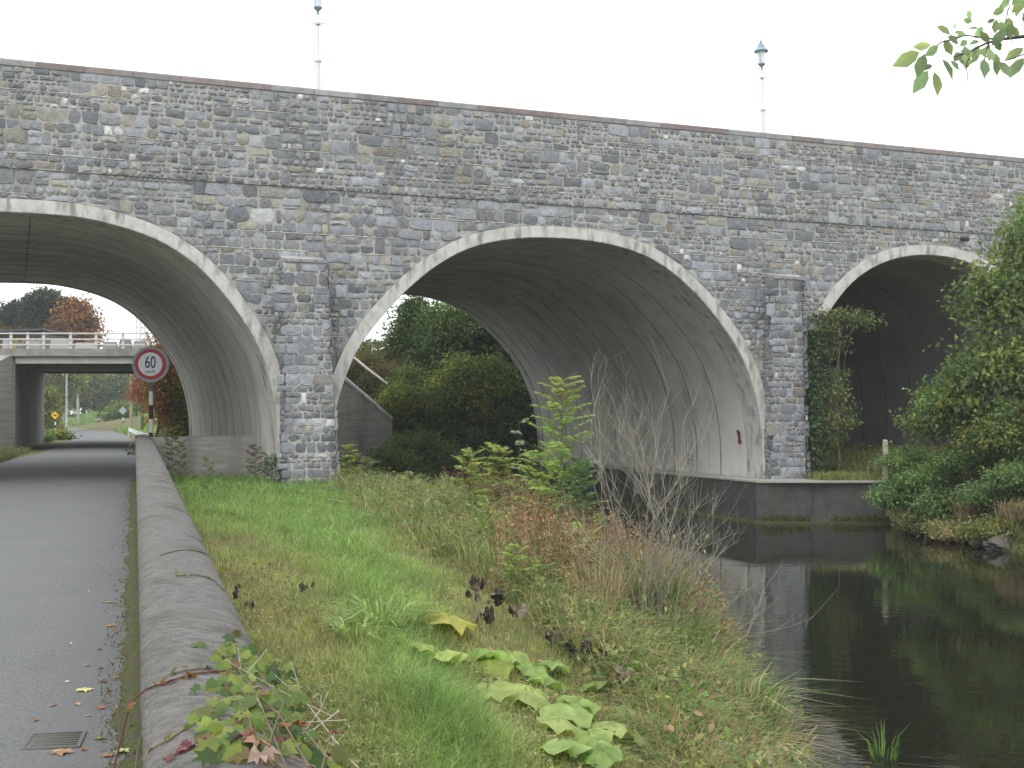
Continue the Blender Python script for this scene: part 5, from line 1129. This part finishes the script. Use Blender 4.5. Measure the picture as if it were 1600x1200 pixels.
# dead plants with black curled leaves
DP = [(752,895,14.2,.55,.30,'dead plant with black curled leaves on a tall stalk in the grass'), (735,925,13.6,.3,.18,'small dead plant with a hanging dark leaf'), (780,925,13.2,.35,.25,'dead plant with folded grey brown leaves'), (805,945,12.0,.28,.3,'dead plant slumped beside bright weeds'),
      (765,955,11.6,.2,.3,'collapsed brown leaf plant near the pale row'), (1000,985,11.2,.35,.3,'dead plant with ragged brown leaves under the rushes'), (955,1010,10.9,.3,.28,'dead plant with dark shrivelled heads'), (965,1040,10.4,.4,.24,'dead drooping stalk with dark umbrella leaf'),
      (1060,1105,9.4,.32,.2,'dead plant with hanging dark leaves near the water'), (1105,1105,9.3,.3,.16,'dead plant with a round dark head by the canal corner'), (865,985,11.2,.25,.25,'dead plant crumpled at foot of the rusty stalks'), (905,1005,11.0,.25,.25,'dead plant in black litter'),
      (372,915,6.9,.3,.16,'dead plant with black curled leaves beside the roadside wall'), (388,940,6.75,.2,.12,'small dead plant leaning from the wall foot'), (480,900+12,13,.15,.15,'brown withered leaf plant in the lawn')]
for xp, yp, z, hh, sz, lab in DP:
    z = 3.
    while z < 40 and 1.65+(645-yp)/1950*z-hh*.9 > gz((xp-800)/1950*z, z): z += .04
    x_ = (xp-800)/1950*z; zg = gz(x_, z); top = 1.65+(645-yp)/1950*z; g = empty('dead_plant', (x_, z, zg), 0, lab, 'dead plant', 'withered dark plants on the bank'); H = max(.12, top-zg)
    mb = MB(); mb.tube([(0, 0, -.02), (rnd.uniform(-.04, .04), 0, H*.5), (0, 0, H)], [.007, .006, .004], 5, (.22,.19,.11)); mb.build('stalk', M['bark'], g)
    for k in range(3):
        big_leaf(g, (rnd.uniform(-.1, .1)*sz*3, rnd.uniform(-.05, .05), H*rnd.uniform(.75, 1)), sz*rnd.uniform(.35, .75), rnd.uniform(0, 360), rnd.uniform(30, 90), [(.05,.038,.03), (.10,.08,.06), (.19,.15,.115)][rnd.randint(0, 2)], crumple=.5, mat='dead')
lb = LB(); x, y = field(2600, 7.5, 15, reg(.7, 2.2), 1.3); k = nz2(x, y, 2.6, 4) > 0; x, y = x[k], y[k]; n_ = len(x)
lb.add(*leaves(np.stack([x, y, ground(x, y)+rng.uniform(.02, .12, n_)], -1), rng.uniform(.05, .13, n_), T_OVAL, pick([(.04,.03,.025), (.07,.05,.04), (.14,.11,.08)], n_), flat=.2)); tag(lb.build('dead_leaves', M['dead']), 'dark rotting leaves among the weeds near the water', 'leaf litter', kind='stuff')
# pale driftwood
for (a_, b_, lab) in (((512,800,22.5),(545,812,22.),'curved bleached stick lying at the grass edge near the buttress'), ((565,838,19),(590,850,19),'bundle of pale dry stems on the bank edge')):
    p0, p1 = px(*a_), px(*b_); mb = MB(); 
    for k in range(3 if 'bundle' in lab else 1):
        o_ = Vector((rnd.uniform(-.05, .05), rnd.uniform(-.1, .1), rnd.uniform(0, .05))); pts = [p0+o_, p0.lerp(p1, .5)+Vector((0, 0, .06))+o_, p1+o_]
        pts = [Vector((p_.x, p_.y, gz(p_.x, p_.y)+.07+o_.z)) for p_ in pts]; mb.tube(pts, [.005, .007, .004], 5, (.42,.37,.28))
    tag(mb.build('dry_stick', M['bark']), lab, 'stick')

# ------------------------------------------------------------------ ivy and creepers on the wall
def cop_z(y, u):
    pu = [p_[0] for p_ in prf[1:]]; pz = [p_[1] for p_ in prf[1:]]; return float(wtop(y))+float(np.interp(u, pu, pz))
def cop_pt(u, y, up=.008): return Vector((float(wall_x(y))+u*.455, y, cop_z(y, min(1, max(0, u)))+up))
def cop_hit(xp, yp):
    z = .84*1950/(yp-645)
    for _ in range(6):
        u = ((xp-800)/1950*z-float(wall_x(z)))/.455; u = min(1, max(0, u)); z = (1.65-cop_z(z, u))*1950/(yp-645)
    return u, z
CR = [([(322,868),(300,861),(275,862),(250,870)], (.10,.09,.05), 'thin stem crossing the coping farthest from the camera', 5, (.16,.17,.05)),
      ([(352,925),(330,906),(305,900),(275,902)], (.09,.08,.05), 'second thin creeper on the coping with tiny leaves', 6, (.17,.2,.06)),
      ([(362,1052),(330,1052),(290,1060),(255,1072),(226,1083)], (.10,.045,.03), 'red brown creeper over the coping with bronze leaves', 8, (.20,.09,.03)),
      ([(330,1046),(290,1050),(262,1058)], (.14,.13,.08), 'grey green creeper lying just beyond the red brown one', 8, (.12,.14,.05)),
      ([(345,1108),(300,1135),(262,1160),(222,1192)], (.20,.17,.09), 'straw coloured creeper slanting to the lane side', 7, (.15,.17,.06)),
      ([(342,1160),(312,1170),(285,1178),(255,1192)], (.13,.05,.045), 'maroon creeper nearest the camera on the coping', 11, (.17,.06,.06))]
for pts, c, lab, nl, lc in CR:
    Q = [cop_pt(*cop_hit(*p_)) for p_ in pts]; mb = MB(); Q2 = []
    for a_, b_ in zip(Q[:-1], Q[1:]):
        for k in range(5):
            p_ = a_.lerp(b_, k/5); u = (p_.x-float(wall_x(p_.y)))/.455; p_.z = cop_z(p_.y, min(1, max(0, u)))+.006; p_.y += .006*math.sin(k*2.3+p_.x*30); Q2.append(p_)
    Q2.append(Q[-1])
    if 'red brown' in lab: e = Q[-1]; Q2 += [e+Vector((-.035, -.03, -.03)), e+Vector((-.06, -.1, -.2)), e+Vector((-.055, -.22, -.36)), e+Vector((-.02, -.36, -.48)), e+Vector((.03, -.5, -.55))]
    g = empty('creeper', tuple(Q2[0]), 0, lab, 'creeper', 'creeper stems on the wall coping'); o0 = Q2[0].copy()
    mb.tube([p_-o0 for p_ in Q2], .0032, 5, c); mb.build('stem', M['bark'], g); n_ = nl
    for k in range(n_):
        p_ = Q2[rnd.randint(0, len(Q2)-1)]-o0+Vector((rnd.uniform(-.01, .01), rnd.uniform(-.01, .01), .006)); s_ = rnd.uniform(.02, .035) if 'bronze' not in lab else rnd.uniform(.03, .06)
        V, F, cc = leaves(np.zeros((1, 3)), [s_], T_IVY, np.array([lc]), flat=.5); o = mk('leaf', V, F, M['leaf'], g, cc); o.location = p_
g = empty('ivy', (-.62, 3.9, .8), 0, 'leafy ivy spilling over the near end of the roadside wall', 'ivy'); mb = MB(); o0 = Vector(g.location)
anchors = [(350,1012),(362,1030),(395,1040),(345,1065),(330,1100),(362,1078),(340,1130),(370,1150),(395,1075),(420,1100),(400,1130),(440,1120),(430,1160),(460,1090),(350,1160),(455,1150),(410,1060),(385,1110),(425,1045),(378,1015),(480,1170),(500,1185)]
nleaf = 0
for k in range(250):
    ax, ay = anchors[k % len(anchors)]; ax += rnd.gauss(0, 14); ay += rnd.gauss(0, 13); z = min(4.35-(ay-1010)/190*1.05+rnd.uniform(-.12, .12), cop_hit(ax, ay)[1]-rnd.uniform(.03, .16)); p_ = px(ax, ay, z)
    s_ = rnd.uniform(.035, .085); col_ = rnd.choice([(.14,.21,.04), (.18,.25,.05), (.09,.15,.035), (.20,.25,.05), (.06,.11,.035), (.19,.22,.06), (.17,.12,.05), (.12,.18,.05)])
    f = np.array([[rnd.uniform(-1, 1), rnd.uniform(-.9, .3), rnd.uniform(-.9, .1)]]); V, F, cc = leaves(np.zeros((1, 3)), [s_], T_IVY, np.array([col_]), f=f, nr=np.array([[rnd.uniform(-.5, .5), -.9, .9]]))
    o = mk('leaf', V, F, M['leaf'], g, cc); o.location = p_-o0
for k in range(14):
    a_ = px(*anchors[k], cop_hit(*anchors[k])[1]-.05); b_ = px(460+rnd.uniform(-60, 60), 1190+rnd.uniform(0, 30), 2.85)
    mb.tube([a_-o0, a_.lerp(b_, .5)-o0+Vector((rnd.uniform(-.08, .08), 0, rnd.uniform(-.03, .03))), b_-o0], [.0012, .0018, .0025], 5, (.15,.11,.07))
mb.build('stem', M['bark'], g)
# pale dry twigs and dead leaves in the corner
g = empty('dry_twigs', tuple(px(470, 1130, 3.7)), 0, 'tangle of pale dry twigs beside the wall ivy', 'twigs'); mb = MB(); o0 = Vector(g.location)
for a_, b_, c_ in (((430,1055),(480,1100),(545,1185)), ((350,1030),(430,1075),(520,1120)), ((400,1090),(470,1130),(520,1200)), ((520,1065),(500,1110),(470,1150)), ((380,1120),(450,1130),(540,1125)), ((440,1150),(490,1140),(530,1110)), ((455,1035),(470,1080),(462,1120)), ((500,1150),(540,1180),(560,1200))):
    Q = [px(*v_, min(4., cop_hit(*v_)[1]-.08))-o0 for v_ in (a_, b_, c_)]; mb.tube(Q, [.001, .0015, .002], 5, (.42,.38,.30))
    for _ in range(3): p_ = Q[0].lerp(Q[1], rnd.random()); mb.tube([p_, p_+Vector((rnd.uniform(-.06, .06), rnd.uniform(-.04, .04), rnd.uniform(.0, .08)))], .0009, 4, (.42,.38,.30))
mb.build('twigs', M['bark'], g)['kind'] = 'stuff'
def fallen(name, label, p_, s_, c, T, tilt=10, group=None, cat='fallen leaf'):
    V, F, cc = leaves(np.zeros((1, 3)), [s_], T, np.array([c]), f=np.array([[math.cos(p_[0]*91), math.sin(p_[0]*91), 0]]), nr=np.array([[rnd.uniform(-.2, .2)*tilt/10, rnd.uniform(-.2, .2)*tilt/10, 1.]]), jc=.05)
    V[:, 2] -= V[:, 2].min(); V[:, 2] *= .6; V[:, 2] += rng.random(len(V))*.004*(tilt/10)
    o = mk(name, V, F, M['dead'], None, cc); o.location = p_; tag(o, label, cat, group); return o
for xp, yp, s_, c in ((430,1150,.10,(.24,.11,.05)), (455,1165,.09,(.14,.06,.045)), (490,1180,.11,(.12,.05,.035)), (405,1185,.10,(.30,.17,.12)), (395,1160,.07,(.2,.09,.07)), (380,1198,.09,(.34,.25,.2)), (510,1150,.07,(.16,.08,.05))):
    fallen('fallen_leaf', 'curled brown leaf caught in the ivy and twigs by the wall', px(xp, yp, min(3.75-(yp-1150)/150, cop_hit(xp, yp)[1]-.05)), s_, c, T_MAPLE, 60, 'brown leaves caught in the ivy')
# leaves on the lane
def road_hit(xp, yp): z = 1.645*1950/(yp-645); x_ = (xp-800)/1950*z; return (x_, z, road_z(x_, z)+.001)
FL = [(114,1076,.13,(.55,.52,.22),'big pale yellow maple leaf lying in the lane'), (96,1166,.14,(.42,.27,.15),'large tan maple leaf on the drain cover'), (205,1164,.12,(.48,.45,.22),'yellow maple leaf touching the wall foot near the drain cover'),
      (155,1177,.09,(.34,.2,.12),'tan leaf between drain cover and wall'), (102,1063,.05,(.75,.75,.72),'white scrap just beyond the big yellow leaf'), (109,1002,.03,(.75,.75,.72),'small white scrap alone in the lane'), (138,921,.03,(.7,.7,.68),'tiny white scrap farthest up the lane'),
      (76,1101,.06,(.38,.2,.11),'small curled tan leaf left in the lane'), (163,975,.10,(.36,.2,.11),'brown maple leaf at the edge of the moss'), (148,1102,.07,(.3,.14,.09),'reddish leaf on the tarmac near the moss'), (52,916,.04,(.15,.06,.03),'dark red leaf scrap alone in the lane'),
      (172,937,.10,(.35,.25,.12),'tan leaf beside the moss strip, upper one'), (160,937,.06,(.33,.18,.1),'orange brown leaf beside the upper tan one'), (145,1148,.08,(.2,.2,.06),'olive crumpled leaf at the damp edge')]
for xp, yp, s_, c, lab in FL: fallen('fallen_leaf', lab, road_hit(xp, yp), s_, c, T_MAPLE if s_ > .06 else T_LEAF, 10, None, 'litter' if 'scrap' in lab and 'white' in lab else 'fallen leaf')
rp = [(183,907),(172,958),(180,982),(168,1002),(160,1012),(188,1010),(190,1030),(195,1050),(185,1055),(196,1070),(178,1075),(190,1085),(198,1098),(170,1122),(188,1120),(200,1105),(150,880),(165,885),(192,872),(196,890),(200,925),(186,945),(196,960),(200,985),(165,1040),(142,1035),(155,1062),(205,1130),(190,1140),(130,1115),(197,1015),(203,850),(190,850),(160,1095),(120,1095),(60,1120),(135,1165),(182,1185),(200,1180),(170,1195)]
for xp, yp in rp:
    fallen('fallen_leaf', 'small brown or russet leaf lying along the mossy wall foot', road_hit(xp+rnd.uniform(-3, 3), yp), rnd.uniform(.03, .075), rnd.choice([(.30,.13,.07), (.2,.08,.05), (.38,.25,.14), (.14,.07,.04), (.36,.3,.12)]), rnd.choice([T_MAPLE, T_LEAF, T_OVAL]), 20, 'small fallen leaves along the lane edge')
# moss tufts and small weeds at the wall foot
lb = LB(); n_ = 5200; y = 2.8+rng.random(n_)**1.6*24; u = rng.random(n_)**2.4*(.16+.16*(np.sin(y*1.3)*np.sin(y*3.7+1)*.5+.5)); k = nz2(u*0, y, 1.7, 2) > -.7; y, u = y[k], u[k]; x = wall_x(y)+.015-u; n_ = len(x)
add_blades(lb, np.stack([x, y, 0*x-.02], -1), rng.uniform(.01, .04, n_), .006, rng.uniform(.2, 1, n_), pick([(.09,.12,.02), (.13,.16,.03), (.06,.09,.02), (.12,.10,.05)], n_))
m_ = 1500; y = 2.8+rng.random(m_)**1.5*26; x = wall_x(y)+.01-rng.random(m_)**2*.2; lb.add(*leaves(np.stack([x, y, rng.uniform(-.016, .004, m_)], -1), rng.uniform(.012, .04, m_), T_LEAF, pick([(.2,.09,.05), (.12,.06,.04), (.3,.18,.1), (.08,.12,.03), (.26,.24,.16)], m_), flat=.6))
tag(lb.build('gutter_litter', M['leaf']), 'moss tufts and leaf crumbs gathered at the roadside wall foot', 'litter', kind='stuff')

# ------------------------------------------------------------------ overhanging branch, top right
ZL = 5.6
g = empty('overhanging_tree', (1.5, .2, gz(1.5, .2)), 0, 'leafy branch hanging into the top right corner of the view', 'tree'); o0 = Vector(g.location); mb = MB()
mb.tube([(0, 0, -.3), (.05, .1, 1.2), (.3, .5, 2.6), (.7, 1.6, 3.9), (1.3, 3.4, 4.6)], [.11, .09, .07, .05, .03], 8, (.12,.11,.09)); mb.build('trunk', M['bark'], g, smooth=True)
def lv(x, y, z=ZL): return px(x, y, z)-o0
mb = MB(); tw_ = (.06, .055, .06)
mb.tube([Vector((1.3, 3.4, 4.6)), lv(1690, 30), lv(1600, 57), lv(1560, 62), lv(1540, 68), lv(1520, 78), lv(1490, 90)], [.03, .014, .008, .006, .005, .004, .002], 6, tw_)
for P_ in ([(1560,62),(1530,58),(1510,55),(1495,60)], [(1545,67),(1540,85),(1536,105),(1540,125)], [(1600,57),(1640,90),(1600,85),(1570,95)], [(1640,20),(1585,-5),(1575,15),(1572,35)], [(1520,78),(1510,100),(1512,128)], [(1495,60),(1470,66),(1450,84),(1430,100)]):
    mb.tube([lv(*p_) for p_ in P_], [.005]+[.003]*(len(P_)-2)+[.0015], 5, tw_)
mb.build('branch', M['bark'], g)
LV = [((1437,81),(1398,103)), ((1445,84),(1433,119)), ((1450,110),(1428,144)), ((1460,112),(1468,147)), ((1472,92),(1492,122)), ((1466,72),(1448,86)), ((1464,40),(1485,52)), ((1475,62),(1488,85)), ((1485,95),(1500,108)), ((1505,90),(1512,104)),
      ((1455,70),(1427,74)), ((1490,50),(1512,54)), ((1490,96),(1508,80)), ((1522,60),(1538,42)), ((1528,45),(1512,43)), ((1557,30),(1554,52)), ((1555,30),(1542,35)), ((1570,15),(1550,22)), ((1512,16),(1517,29)), ((1492,33),(1492,45)),
      ((1537,92),(1540,118)), ((1510,82),(1508,105)), ((1555,88),(1560,117)), ((1560,96),(1580,118)), ((1600,75),(1570,93)), ((1600,90),(1577,119)), ((1592,60),(1580,40)), ((1578,58),(1583,68)), ((1515,70),(1530,62)), ((1500,72),(1512,62)), ((1525,78),(1545,88)),
      ((1550,88),(1566,90)), ((1530,84),(1518,98)), ((1546,66),(1532,50)), ((1505,30),(1520,34)), ((1480,58),(1500,66)), ((1445,110),(1455,98))]
for xx in range(44): a_ = rnd.uniform(1560, 1650), rnd.uniform(-30, 52); LV.append((a_, (a_[0]+rnd.uniform(-22, 10), a_[1]+rnd.uniform(5, 26))))
for xx in range(16): a_ = rnd.uniform(1485, 1560), rnd.uniform(55, 95); LV.append((a_, (a_[0]+rnd.uniform(-16, 14), a_[1]+rnd.uniform(2, 20))))
for a_, b_ in LV:
    z = ZL+rnd.uniform(-.12, .12); A, B_ = lv(*a_, z), lv(*b_, z+rnd.uniform(-.04, .04)); d = B_-A
    V, F, cc = leaves(np.zeros((1, 3)), [d.length*1.05], T_OVAL, np.array([rnd.choice([(.28,.37,.23), (.22,.31,.20), (.33,.39,.22)])]), f=np.array([tuple(d)]), nr=np.array([[rnd.uniform(-.5, .5), -1, rnd.uniform(-.6, .9)]]))
    o = mk('leaf', V, F, M['thin'], g, cc); o.location = A
